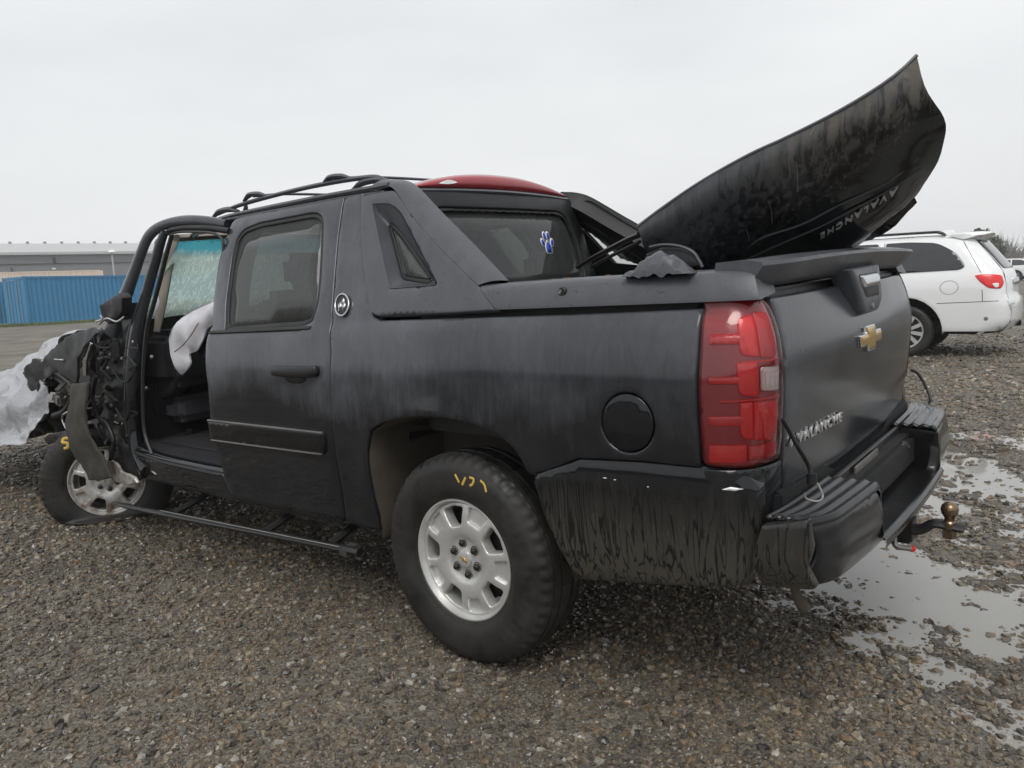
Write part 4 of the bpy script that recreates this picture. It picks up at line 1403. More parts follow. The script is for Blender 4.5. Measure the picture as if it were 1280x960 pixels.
# --- hitch
rcv = box('hitch_receiver', (-1.22, 0, .435), (.20, .09, .09), 'plastic', truck, .008)
bm_ = sweep('ball_mount', [(-1.22, 0, .435), (-1.30, 0, .432), (-1.345, 0, .440), (-1.375, 0, .462), (-1.40, 0, .468), (-1.475, 0, .462)], [.036, .036, .034, .030, .030, .030], 'plastic', truck, 8, flat=.55, upv=(0, 0, 1))
lathe('hitch_ball', [(-.012, 0), (-.012, .030), (.004, .030), (.006, .022), (.014, .016), (.024, .016), (.030, .019), (.040, .026), (.054, .0285), (.068, .025), (.078, .014), (.081, 0)], 28, 'brass', bm_, (-1.43, 0, .470), 'Z', auto=35)
lathe('ball_nut', [(0, .0), (0, .022), (-.030, .022), (-.034, 0)], 6, 'brass', bm_, (-1.43, 0, .452), 'Z')
sweep('hitch_pin', [(-1.27, .07, .42), (-1.28, .09, .395), (-1.318, .05, .378)], .010, 'steel', bm_, 8)
box('pin_cap', (-1.322, .04, .375), (.02, .02, .02), 'lens_red', bm_, .004)

# --- wheels
def rim_h(u, v, off=0.0):
    r_ = math.hypot(u, v)
    th = math.degrees(math.atan2(v, u)) - 4
    h = float(np.interp(r_, [0, .034, .040, .078, .090, .12, .17, .200, .208, .222, .230], [.092, .092, .086, .086, .095, .100, .098, .093, .090, .090, .090]))
    return (u, h + off, v)
def polar(r_, deg):
    return (r_ * math.cos(R(deg)), r_ * math.sin(R(deg)))
WM = {}
def make_wheel(hubw, rz, tilt, flat=0.0, rust=False, name='wheel', detail=True):
    al = 'alloy_rust' if rust else 'alloy'
    wins = []
    for k in range(5):
        c = 72 * k + 4
        wins.append(rc([polar(.128, c - 12), polar(.128, c + 12), polar(.200, c + 15), polar(.203, c), polar(.200, c - 15)], .012, 3))
    pocks = []
    for k in range(5):
        c = 72 * k + 40
        pocks.append(rc([polar(.152, c - 11), polar(.150, c), polar(.152, c + 11), polar(.2035, c + 12.5), polar(.206, c), polar(.2035, c - 12.5)], .006, 3))
    rimo = [polar(.2145, a) for a in np.linspace(0, 360, 97)[:-1]]
    w = panel(name, rimo, rim_h, al, truck, holes=wins + pocks, res=.012 if detail else .03, rnd=.005, depth=.040)
    for pk_ in pocks:
        panel('spoke_pocket', inset(pk_, -.002), lambda u, v, o=0.0: (u, rim_h(u, v)[1] + o, v), al, w, res=.02, rnd=0, depth=0, off=-.014)
    Mw = Matrix.Translation(hubw) @ Matrix.Rotation(rz, 4, 'Z') @ Matrix.Rotation(tilt, 4, 'X')
    w.matrix_local = TRUCK_I @ Mw
    WM[w.name] = Mw
    lathe('barrel', [(.104, .234), (.110, .230), (.110, .225), (.098, .221), (.084, .213), (.06, .205), (-.06, .198), (-.11, .222), (-.112, .230), (-.05, .232), (.06, .232), (.104, .234)], 72, al, w)
    lathe('brake_drum', [(.030, 0), (.030, .16), (.02, .178), (-.08, .18), (-.08, 0)], 40, 'dark', w)
    cap = lathe('centre_cap', [(.099, 0), (.099, .020), (.096, .031), (.088, .034)], 32, 'alloy_rust' if rust else 'alloy', w)
    if not rust:
        pts = [(-.0190, -.0045), (-.006, -.0045), (-.007, -.009), (.005, -.009), (.006, -.0045), (.0175, -.0045), (.0200, .0045), (.007, .0045), (.008, .009), (-.004, .009), (-.005, .0045), (-.0165, .0045)]
        rot = R(-35)
        pts = [(x * math.cos(rot) - z * math.sin(rot), x * math.sin(rot) + z * math.cos(rot)) for x, z in pts]
        panel('cap_emblem', [(-x, z) for x, z in pts], lambda u, v, o=0.0: (u, .0998 + o, v), 'gold', cap, res=.02, rnd=.0012, depth=.003, off=.001)
    for k in range(6):
        x, z = polar(.060, 60 * k + 20)
        lathe('lug_nut', [(.084, .0125), (.094, .0125), (.100, .010), (.103, .006), (.103, 0)], 6 if k % 1 else 10, 'rubber', w, (x, 0, z))
        lathe('lug_recess', [(.0845, .0185), (.0868, .0185), (.0868, .0155), (.0845, .0150)], 14, 'dark', w, (x, 0, z))
    half = [(.092, .226), (.104, .230), (.113, .237), (.116, .246), (.119, .251), (.1275, .27), (.1305, .29), (.1325, .315), (.1305, .340), (.126, .358), (.124, .360), (.120, .370), (.1145, .380), (.106, .388), (.097, .394), (.087, .3975), (.082, .398), (.080, .390), (.070, .390), (.068, .399), (.040, .401), (.038, .392), (.027, .392), (.025, .4015), (.002, .402)]
    prof = half + [(-a, b) for a, b in half[::-1]]
    ns = 216
    def mod(i, j, a, r_):
        aa = abs(a)
        if .085 < aa < .121 and r_ > .376:
            if (i // 2) % 2 == 0:
                r_ -= .0050
                a *= .986
        elif .041 < aa < .0685 and r_ > .395:
            if (i + (2 if a > 0 else 0)) % 6 < 1:
                r_ -= .006
        elif aa < .026 and r_ > .395 and i % 8 < 1:
            r_ -= .005
        if .300 < r_ < .345 and aa > .12:       # raised block of moulded ribs
            a += .0006 * (1 if (i // 2) % 2 else -1) * (1 if a > 0 else -1)
        return a, r_
    ty = lathe('tyre', prof, ns, 'tyre', w, mod=mod, auto=32)
    if flat:
        lim = -(hubw.z - .004)
        for v in ty.data.vertices:
            x, y, z = v.co
            if z < lim + .06:
                k = (lim + .06 - z) / .06
                z2 = lim + .06 - .06 * math.tanh(k) + .004 * noise.noise(Vector((x * 9, y * 9, 1)))
                ov = max(0, lim - z)
                s = 1 if y > 0 else -1
                y2 = y + s * (ov * .75 * min(1, abs(y) / .09)) + .008 * noise.noise(Vector((x * 14, 2, 1))) * min(1, ov * 20)
                v.co = (x * (1 + .15 * ov), y2, z2)
    return w
HUB_R = Vector((0, .850, .400))
wheel_rl = make_wheel(HUB_R, 0, 0)
tag(wheel_rl, 'silver alloy rear wheel with yellow chalk marks on the tyre')
hf = far(134, 601, 5.0)
wheel_fl = make_wheel(Vector((hf.x, hf.y, hf.z)) - Vector((math.cos(R(148)), math.sin(R(148)), 0)) * .10, R(58), R(0), flat=1, rust=True)
tag(wheel_fl, 'splayed front wheel with rusty hub and flat tyre')
make_wheel(Vector((0, -.850, .400)), math.pi, 0, detail=False)
make_wheel(Vector((3.15, -.86, .36)), math.pi, 0, detail=False, flat=1)
# yellow chalk strokes on the tyre: drawn just proud of the sidewall
def chalk(wheel, strokes, rad=.005):
    ty = [c for c in wheel.children if c.name.startswith('tyre')][0]
    Mi = WM[wheel.name].inverted()
    for st in strokes:
        pts = []
        for (px_, py_) in st:
            o = Mi @ CAM
            d = Mi.to_3x3() @ (fw + rt * ((px_ - 640) / FPX) + up * ((480 - py_) / FPX))
            p = o + d * ((.1315 - o.y) / d.y)
            r_ = math.hypot(p.x, p.z)
            ya = float(np.interp(r_, [.251, .27, .29, .315, .34, .358, .37, .38, .388, .394], [.119, .1275, .1305, .1325, .1305, .126, .120, .1145, .106, .097])) + .0015
            pts.append((p.x, ya, p.z))
        sweep('chalk_mark', pts, rad, 'yellow', ty, 6, flat=.45, upv=(0, 1, 0), sm=3)
chalk(wheel_rl, [[(569, 593), (573, 600), (574, 603)], [(582, 597), (578, 606)], [(587, 597), (592, 599), (591, 605), (588, 607)], [(600, 601), (605, 606), (608, 615)]], .0048)
chalk(wheel_fl, [[(86, 548), (79, 549), (78, 554)], [(78, 554), (84, 554), (85, 559), (80, 561)]], .010)

# wheel housing: starts at the lip of the opening and runs inboard
vs, fs = [], []
ysl = [(1.0, -.014), (.985, -.03), (.97, -.10), (.965, -.25), (.96, -.42)]
hp_ = [(.470, .40)] + arch_s + [(-.494, .405)]
for (ax_, az_) in hp_:
    ye_ = side(ax_, max(az_, .42))[1]
    for k_, dy_ in ysl:
        wob_ = .006 * noise.noise(Vector((ax_ * 9, az_ * 9, dy_ * 7)))
        vs.append((.0 + ax_ * k_ + wob_, ye_ + dy_, .40 + (az_ - .40) * (k_ if az_ > .4 else 1) + wob_))
n_ = len(ysl)
for i in range(len(hp_) - 1):
    for j in range(n_ - 1):
        b = i * n_ + j
        fs.append((b, b + 1, b + n_ + 1, b + n_))
fs.append(tuple(i * n_ + n_ - 1 for i in range(len(hp_))))
lin = recalc(mesh('wheel_housing', vs, fs, 'liner', truck, auto=40))
r2 = link('wheel_housing', lin.data.copy(), 'liner', truck)
for v in r2.data.vertices:
    v.co.y = -v.co.y
# frame, axle, tank, exhaust, floor
for s in (1, -1):
    box('frame_rail', (.9, s * .50, .50), (4.2, .09, .17), 'dark', truck, .01)
sweep('rear_axle', [(0, .75, .40), (0, .2, .40), (0, 0, .40), (0, -.75, .40)], [.055, .055, .14, .055], 'liner', truck, 10, sm=3)
sweep('exhaust_pipe', [(1.8, -.30, .40), (.6, -.32, .40), (.2, -.40, .52), (-.5, -.55, .42), (-1.0, -.62, .40)], .035, 'rust', truck, 8)
box('fuel_tank', (1.0, .28, .42), (.9, .40, .20), 'dark', truck, .03)
box('cab_floor', (1.65, 0, .56), (2.3, 1.80, .06), 'trim', truck, .01)
for s in (1, -1):
    rk = panel('rocker_panel', rc([(2.62, .600, .01), (.70, .46, .01), (.66, .44), (.72, .405), (2.60, .415, .02), (2.66, .50, .02)], .01) if s < 0 else rc([(2.63, .545, .02), (1.64, .545, .02), (1.60, .455), (.72, .445), (.66, .43), (.74, .398), (2.55, .405, .03), (2.66, .47, .02)], .01),
               lambda u, v, o=0.0: (u, Ys(v) - .012 + o, v), 'paint', truck, res=.05, rnd=.01, depth=.10, mirror=s < 0)
    if s > 0:
        # raised sill of the open doorway with dark rubber tread
        st = sweep('door_sill', [(2.62, .90, .575), (2.3, .905, .553), (1.95, .905, .548), (1.62, .905, .548)], [.04, .035, .035, .035], 'paint_clean', rk, 8, flat=.6)
        sweep('sill_seal', [(2.60, .935, .560), (2.3, .938, .538), (1.95, .938, .532), (1.66, .938, .532)], .013, 'rubber', rk, 6)
rb = sweep('running_board', [tuple(at(145, 629, 1, 1.02)), tuple(at(165, 634, 1, 1.02)), tuple(at(250, 651, 1, 1.02)), tuple(at(350, 670, 1, 1.02)), tuple(at(450, 690, 1, 1.02))], [.010, .020, .021, .021, .020], 'plastic', truck, 8, flat=.8)
sweep('bright_edge', [tuple(at(200, 638, 1, 1.040)), tuple(at(300, 658.5, 1, 1.040)), tuple(at(424, 683.5, 1, 1.040))], .0028, 'steel', rb, 6, sm=3)
box('end_cap', tuple(at(438, 688, 1, 1.0)), (.07, .08, .045), 'flap', rb, .012)
for px_ in (215, 330, 410):
    p = at(px_, 560 + (px_ - 215) * .3, 1, .62)
    q = at(px_, 642 + (px_ - 215) * .2, 1, 1.0)
    sweep('board_bracket', [(q.x, .60, .42), (q.x, .80, q.z + .05), (q.x, .99, q.z)], .018, 'dark', rb, 6)

# --- cab interior
def seat(x, y, w):
    s = box('seat', (x, y, .80), (.52, w, .20), 'seat', truck, .06, seg=3)
    b = box('seat_back', (x - .29, y, 1.12), (.17, w, .64), 'seat', s, .06, rot=Matrix.Rotation(R(-14), 3, 'Y').to_euler(), seg=3)
    return s, b
for y in (.40, -.40):
    s_, b_ = seat(1.90, y, .54)
    box('headrest', (1.52, y, 1.53), (.10, .27, .19), 'seat', s_, .045, seg=3)
s_, b_ = seat(.98, 0, 1.35)
for y in (.45, -.45):
    box('headrest', (.60, y, 1.47), (.09, .26, .16), 'seat', s_, .04, seg=3)
dash = box('dashboard', (2.62, 0, 1.08), (.42, 1.50, .34), 'trim', truck, .07, seg=3)
box('instrument_hood', (2.46, .40, 1.245), (.24, .46, .10), 'trim', dash, .04, seg=3)
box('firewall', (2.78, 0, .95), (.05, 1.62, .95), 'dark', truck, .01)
sweep('steering_column', [(2.60, .42, 1.06), (2.35, .42, 1.12), (2.22, .42, 1.15)], [.06, .055, .045], 'trim', truck, 10)
swm = Matrix.Translation((2.20, .42, 1.16)) @ Matrix.Rotation(R(68), 4, 'Y')
n = 40
vs = [swm @ Vector((.19 * math.cos(t), .19 * math.sin(t), 0)) for t in np.linspace(0, 2 * math.pi, n + 1)]
sweep('steering_wheel', vs, .016, 'trim', truck, 8, sm=1, cap=False)
# B pillar behind the rear door's front edge
sweep('b_pillar', [(1.58, .62, 1.80), (1.60, .70, 1.60), (1.57, .78, 1.40), (1.53, .83, 1.20), (1.53, .85, .80), (1.53, .85, .56)], [.05, .05, .055, .065, .07, .07], 'trim', truck, 8, flat=.7, upv=(1, 0, 0))
# far side: front door, pillar and glass
fd_o = rc([(2.86, 1.25, .03), (2.83, .50, .05), (2.70, .43), (1.70, .43), (1.70, 1.28)], .03)
fdr = panel('front_door', fd_o, side, 'paint', truck, res=.09, rnd=.006, depth=.04, mirror=True)
panel('window_glass', rc([(2.74, 1.27, .02), (2.30, 1.70, .05), (1.76, 1.76, .03), (1.74, 1.27)], .02), side, 'glass_rear', fdr, res=.1, rnd=0, depth=.004, off=-.012, mirror=True)
for ol in (rc([(1.56, 1.80), (1.56, 1.28), (1.72, 1.28), (1.74, 1.80)], .01),):
    panel('pillar_trim', ol, side, 'trim', truck, res=.1, rnd=0, depth=.03, off=-.02, mirror=True)
sweep('a_pillar', [(2.20, -.66, 1.80), (2.45, -.72, 1.60), (2.75, -.80, 1.30), (2.86, -.83, 1.20)], [.04, .04, .045, .05], 'paint', truck, 8, flat=.7)
# windscreen, crazed all over
def ws(u, v, off=0.0):
    # u = y, v = 0 base .. 1 top
    bulge = .05 * (1 - (u / .72) ** 2) - .05 * math.exp(-((u - .25) / .3) ** 2 - ((v - .35) / .3) ** 2)
    return (2.86 - .58 * v + bulge + off * .6, u * (1 - .10 * v), 1.22 + .55 * v + off * .7)
panel('windscreen', rc([(.74, 0), (-.74, 0), (-.74, 1), (.74, 1)], .05), ws, 'cracked', truck, res=.06, rnd=0, depth=.005, disp=lambda u, v, d: .008 * noise.noise(Vector((u * 9, v * 9, 2))))
sweep('windscreen_header', [(2.26, .70, 1.765), (2.31, .35, 1.785), (2.33, 0, 1.79), (2.31, -.35, 1.785), (2.26, -.70, 1.765)], .035, 'beige', truck, 8, flat=.6)

# --- torn front door opening: pillars and seals
def trail(pts, y0, y1=None):
    y1 = y0 if y1 is None else y1
    n = len(pts) - 1
    return [tuple(at(x, y, 1, y0 + (y1 - y0) * i / max(n, 1))) for i, (x, y) in enumerate(pts)]
apo = sweep('a_pillar', trail([(284, 281), (257, 277), (233, 276), (212, 279), (196, 286), (185, 297), (177, 315), (167, 343), (158, 367), (147, 395), (140, 415)], .70, .84), [.028, .030, .030, .028, .030, .032, .034, .038, .044, .055, .065], 'paint', truck, 10, flat=.75, upv=(0, 1, 0))
sweep('roof_side_rail', trail([(287, 289), (262, 285.5), (235, 285), (214, 288), (206, 294)], .735, .76), [.016, .016, .016, .016, .012], 'rubber', truck, 8, upv=(0, 1, 0))
hp = sweep('hinge_pillar', trail([(206, 290), (200, 306), (194, 328), (187, 352), (180, 378), (174, 402), (169, 432), (167, 470), (166, 510), (168, 545), (174, 572), (184, 590)], .78, .93), [.024, .030, .032, .034, .036, .042, .050, .056, .056, .052, .048, .050], 'paint_clean', truck, 10, flat=.8, upv=(0, 1, 0))
sweep('door_seal', trail([(215, 293), (208, 318), (200, 350), (192, 380), (184, 410), (180, 450), (179, 500), (181, 540), (190, 568)], .82, .93), .012, 'rubber', hp, 6, upv=(0, 1, 0))
sweep('pillar_flange', trail([(197, 300), (189, 330), (181, 358), (172, 388), (163, 410), (158, 440), (156, 480), (157, 520), (163, 556), (172, 582), (178, 596)], .80, .95), .010, 'paint', hp, 6, upv=(0, 1, 0))
sweep('opening_header', trail([(211, 293), (225, 290), (250, 290), (268, 292), (278, 300), (279, 315)], .755, .77), .007, 'matte', truck, 8, upv=(0, 1, 0))
sweep('pillar_trim', trail([(219, 298), (214, 322), (209, 345), (204, 372), (199, 398), (196, 415)], .62, .74), [.030, .032, .036, .038, .036, .030], 'beige', truck, 10, flat=.5, upv=(0, 1, 0))
sweep('torn_seal', trail([(208, 318), (205, 340), (199, 356), (196, 368), (198, 378), (192, 392), (186, 400), (184, 404)], .76, .80), [.006, .010, .009, .016, .012, .010, .008, .005], 'airbag' if 0 else 'bag', truck, 6, flat=.6, upv=(0, 1, 0))
# kick panel, fuse cover, lower dash
kp_o = rc([tuple(at(x, y, 1, .70))[::2] for x, y in ((184, 420), (206, 420), (214, 440), (222, 470), (214, 492), (196, 502), (184, 498))], .03)
panel('kick_panel', kp_o, lambda u, v, o=0.0: (u, .70 + o - .1 * (u - 2.6) ** 2, v), 'trim', truck, res=.03, rnd=.02, depth=.08)
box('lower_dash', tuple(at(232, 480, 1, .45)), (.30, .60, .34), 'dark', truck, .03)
box('knee_bolster', tuple(at(222, 486, 1, .45)), (.22, .22, .42), 'trim', truck, .06, seg=3)
box('centre_console', tuple(at(252, 520, 1, .0)), (.9, .30, .42), 'trim', truck, .05)
box('seat_bolster', tuple(at(252, 504, 1, .42)), (.34, .50, .16), 'seat', truck, .05, seg=3)
box('brake_pedal', tuple(at(236, 560, 1, .50)), (.03, .10, .09), 'rubber', truck, .01)
box('floor_mat', (2.25, .55, .598), (.62, .50, .016), 'trim', truck, .006)
sweep('loose_wiring', trail([(196, 560), (206, 555), (216, 562), (228, 556), (238, 562), (246, 553)], .70, .62), .008, 'rubber', truck, 6)
lf = box('dead_leaf', tuple(at(219, 559, 1, .66)), (.085, .05, .012), 'leaf', truck, .004, rot=Matrix.Rotation(.5, 3, 'Y').to_euler())
box('floor_debris', tuple(at(240, 546, 1, .6)), (.12, .12, .09), 'rubber', truck, .03, rot=Matrix.Rotation(.4, 3, 'X').to_euler())
# airbag: slack white pillow hanging over the sill of the dash
ab = [(266, 374), (247, 382), (232, 389), (219, 398), (207, 411), (203, 424), (205, 444), (211, 461), (219, 470), (226, 463), (231, 456), (228, 443), (238, 440), (246, 425), (250, 412), (268, 400)]
abp = [tuple(at(x, y, 1, .80))[::2] for x, y in ab]
def bagmap(sg):
    loops = [dens(rc(abp, .02), .03)]
    def f(u, v, off=0.0):
        d = float(segdist(np.array([[u, v]]), loops)[0])
        puff = .045 * (1 - math.exp(-d / .05))
        q_ = Vector((u * 5 - v * 3, v * 4 + u * 2, 4))
        cr_ = .030 * noise.noise(q_) + .014 * noise.noise(q_ * 2.1) + .010 * math.sin(u * 38 + v * 14 + 2 * noise.noise(q_))
        return (u, .76 + sg * (puff + off) + cr_ * min(1, d * 40), v)
    return f
bag = panel('airbag', rc(abp, .02), bagmap(1), 'bag', truck, res=.022, rnd=.004, depth=0)
panel('airbag_back', rc(abp, .02), bagmap(-1), 'bag', bag, res=.05, rnd=.004, depth=0)
sweep('airbag_seam', [tuple(Vector(at(x, y, 1, .83))) for x, y in ((248, 404), (238, 420), (228, 432), (218, 440))], .003, 'leaf', bag, 5)
box('airbag_housing', tuple(at(262, 422, 1, .66)), (.16, .18, .20), 'trim', truck, .04, rot=Matrix.Rotation(.5, 3, 'Y').to_euler())

# --- crushed front end
def crumple(name, pts, y0, amp, mat, par, res=.03, depth=.012, freq=6, tilt=0.0, bow=0.0, seed=0, rnd=.004, r_=.008):
    P = [tuple(at(x, y, 1, y0))[::2] for x, y in pts]
    cx = sum(p[0] for p in P) / len(P)
    cz = sum(p[1] for p in P) / len(P)
    def f(u, v, off=0.0):
        q = Vector((u * freq, v * freq, seed * 3.7))
        d = noise.noise(q) + .5 * abs(noise.noise(q * 2.3)) + .25 * noise.noise(q * 5)
        return (u, y0 + amp * d + tilt * (u - cx) + bow * (1 - ((v - cz) / .3) ** 2) + off, v)
    return panel(name, rc(P, r_), f, mat, par, res=res, rnd=rnd, depth=depth)
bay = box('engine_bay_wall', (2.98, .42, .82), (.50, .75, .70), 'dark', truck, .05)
crumple('cowl_side', [(118, 416), (140, 402), (168, 398), (168, 440), (164, 520), (172, 585), (160, 592), (140, 572), (126, 530), (112, 470), (110, 440)], .84, .035, 'plastic', truck, freq=9, seed=1, res=.025)
fen = crumple('crushed_fender', [(63, 449), (72, 436), (87, 421), (104, 414), (118, 409), (126, 416), (117, 428), (108, 448), (103, 470), (100, 480), (92, 474), (82, 463), (72, 458)], .93, .04, 'matte', truck, freq=3, seed=2, bow=.05)
crumple('crushed_hood', [(34, 467), (44, 455), (50, 447), (58, 449), (66, 448), (82, 449), (84, 462), (70, 470), (61, 475), (57, 484), (48, 490), (41, 488), (42, 478)], .88, .05, 'matte', truck, freq=4, seed=3, bow=.03)
crumple('bent_bumper_piece', [(18, 536), (40, 520), (62, 505), (80, 510), (92, 500), (93, 530), (84, 545), (60, 541), (40, 548), (26, 549)], .80, .06, 'plastic', truck, freq=7, seed=4)
crumple('inner_fender_mass', [(42, 488), (58, 484), (64, 472), (84, 462), (100, 480), (96, 520), (88, 545), (70, 530), (56, 512)], .72, .08, 'dark', truck, freq=9, seed=5, depth=.2)
crumple('fender_edge', [(54, 548), (62, 542), (80, 539), (89, 542), (88, 549), (72, 551), (60, 556)], .98, .015, 'plastic', truck, freq=8, seed=6)
flp = crumple('wheel_liner_flap', [(88, 480), (108, 478), (112, 507), (115, 528), (122, 549), (132, 572), (141, 597), (128, 600), (115, 599), (103, 579), (93, 559), (88, 522)], 1.05, .025, 'flap', truck, freq=5, seed=7, bow=.03)
crumple('torn_fender_strip', [(103, 448), (109, 428), (113, 430), (108, 450), (107, 470), (103, 470)], .96, .01, 'chrome', truck, freq=8, seed=8, res=.02, rnd=.002)
crumple('side_mirror', [(130, 381), (140, 374), (152, 366), (158, 372), (156, 388), (148, 400), (139, 405), (132, 398)], .93, .012, 'plastic', truck, freq=6, seed=9, depth=.05, bow=.02)
crumple('mount_plate', [(118, 440), (150, 440), (158, 446), (156, 468), (120, 470)], .88, .02, 'plastic', truck, freq=8, seed=10)
crumple('suspension_arm', [(140, 570), (152, 552), (162, 556), (168, 580), (174, 600), (165, 606), (150, 592)], .94, .025, 'dark', truck, freq=10, seed=12)
crumple('wheel_rust_flange', [(133, 573), (142, 578), (152, 590), (168, 597), (172, 604), (160, 606), (146, 603), (140, 596)], .99, .01, 'alloy_rust', truck, freq=10, seed=13, res=.02)
rnd = random.Random(21)
for (x, y) in ((124, 437), (131, 444), (138, 434), (146, 449), (121, 463), (152, 460), (129, 461), (139, 521), (133, 508), (147, 531), (160, 428), (176, 486), (183, 447), (117, 449)):
    p = at(x, y, 1, .915)
    o = lathe('bolt', [(-.035, .0), (-.035, .011), (-.026, .011), (-.022, .007), (-.022, 0)], 8, 'chrome' if rnd.random() < .3 else 'steel', truck, tuple(p))
for k in range(20):                     # torn wires, hoses and brackets
    x0, y0 = rnd.uniform(112, 166), rnd.uniform(405, 585)
    pts = [(x0, y0)]
    for j in range(rnd.randint(2, 4)):
        pts.append((min(172, max(100, pts[-1][0] + rnd.uniform(-16, 16))), pts[-1][1] + rnd.uniform(-18, 22)))
    sweep('torn_wire', trail(pts, .90 + rnd.uniform(-.05, .06), .90 + rnd.uniform(-.05, .08)), rnd.uniform(.003, .009), rnd.choice(['rubber', 'plastic', 'rubber', 'dark', 'rubber']), truck, 6)
for k in range(22):
    x0, y0 = rnd.uniform(108, 166), rnd.uniform(404, 590)
    p = at(x0, y0, 1, .88 + rnd.uniform(-.05, .05))
    box('torn_bracket', tuple(p), (rnd.uniform(.02, .09), rnd.uniform(.02, .06), rnd.uniform(.02, .10)), rnd.choice(['plastic', 'dark', 'plastic', 'matte', 'dark']), truck, .006,
        rot=Matrix.Rotation(rnd.uniform(-1, 1), 3, rnd.choice('XYZ')).to_euler())
for (x, y, a, b) in ((68, 497, .12, .07), (80, 486, .10, .10), (76, 500, .07, .08), (92, 478, .05, .06), (60, 478, .07, .05), (50, 483, .06, .07)):
    p = at(x, y, 1, .90)
    box('broken_lamp_piece' if y < 484 else 'torn_bracket', tuple(p), (a, .06, b), rnd.choice(['plastic', 'lens_clear', 'flap', 'steel']), truck, .015, rot=Matrix.Rotation(rnd.uniform(-1, 1), 3, rnd.choice('XYZ')).to_euler())
for pts in ([(88, 545), (80, 530), (78, 520), (86, 514), (90, 510)], [(52, 452), (60, 449), (80, 450)], [(124, 405), (134, 398), (146, 402), (156, 396)], [(120, 402), (128, 399), (126, 394)]):
    sweep('torn_metal_edge', trail(pts, .97), .006, 'chrome', truck, 6)
hx = []
c_ = at(152, 545, 1, .80)
for k in range(61):
    a_ = k / 60 * 2 * math.pi * 5
    hx.append((c_.x + .055 * math.cos(a_) - .10 + .2 * k / 60, c_.y + .055 * math.sin(a_), c_.z - .14 + .30 * k / 60))
sweep('coil_spring', hx, .011, 'matte', truck, 6, sm=1)
sweep('brake_hose', trail([(120, 470), (116, 495), (122, 520), (134, 530), (142, 552), (138, 575)], .96, 1.0), .012, 'rubber', truck, 8)
sweep('radiator_hose', trail([(70, 470), (84, 482), (90, 500), (80, 515), (68, 520)], .88, .9), .024, 'rubber', truck, 10)
lathe('strut_top', [(0, 0), (0, .03), (.02, .045), (.03, .09), (.045, .10), (.05, .07), (.06, 0)], 20, 'matte', truck, tuple(at(112, 425, 1, .80)), 'Z')
box('front_subframe', (3.35, .05, .50), (.9, 1.1, .22), 'dark', truck, .05)
box('crushed_engine_bay', (3.30, -.05, .80), (.85, 1.25, .45), 'dark', truck, .12, seg=3)
# wiped-down bed edge debris
for k in range(90):
    x = rnd.uniform(-.75, .25)
    p = Vector((x, .80 - .9 * rnd.random() ** 2, 1.399))
    o = box('leaf_litter', tuple(p), (rnd.uniform(.01, .035), rnd.uniform(.004, .012), rnd.uniform(.003, .012)), 'leaf', truck, 0, rot=Matrix.Rotation(rnd.uniform(-3, 3), 3, 'Z').to_euler())
# crumpled rag of plastic lying on the rail
vs, fs = [], []
nu, nv = 22, 12
c = at(822, 333, 1, .86)
for i in range(nu + 1):
    for j in range(nv):
        t, a = i / nu, math.pi * j / (nv - 1)
        w = math.sin(math.pi * t) ** .7
        r1 = .02 + .042 * w * (1 + .5 * noise.noise(Vector((t * 7, a * 2, 2))))
        vs.append((c.x + .10 - .22 * t, c.y + .045 * math.cos(a), 1.400 + r1 * math.sin(a) * w + .014 * noise.noise(Vector((t * 9, a * 3, 5)))))
for i in range(nu):
    for j in range(nv - 1):
        b = i * nv + j
        fs.append((b, b + 1, b + nv + 1, b + nv))
recalc(mesh('crushed_trim', vs, fs, 'clad', truck, auto=22))
HAZE = True

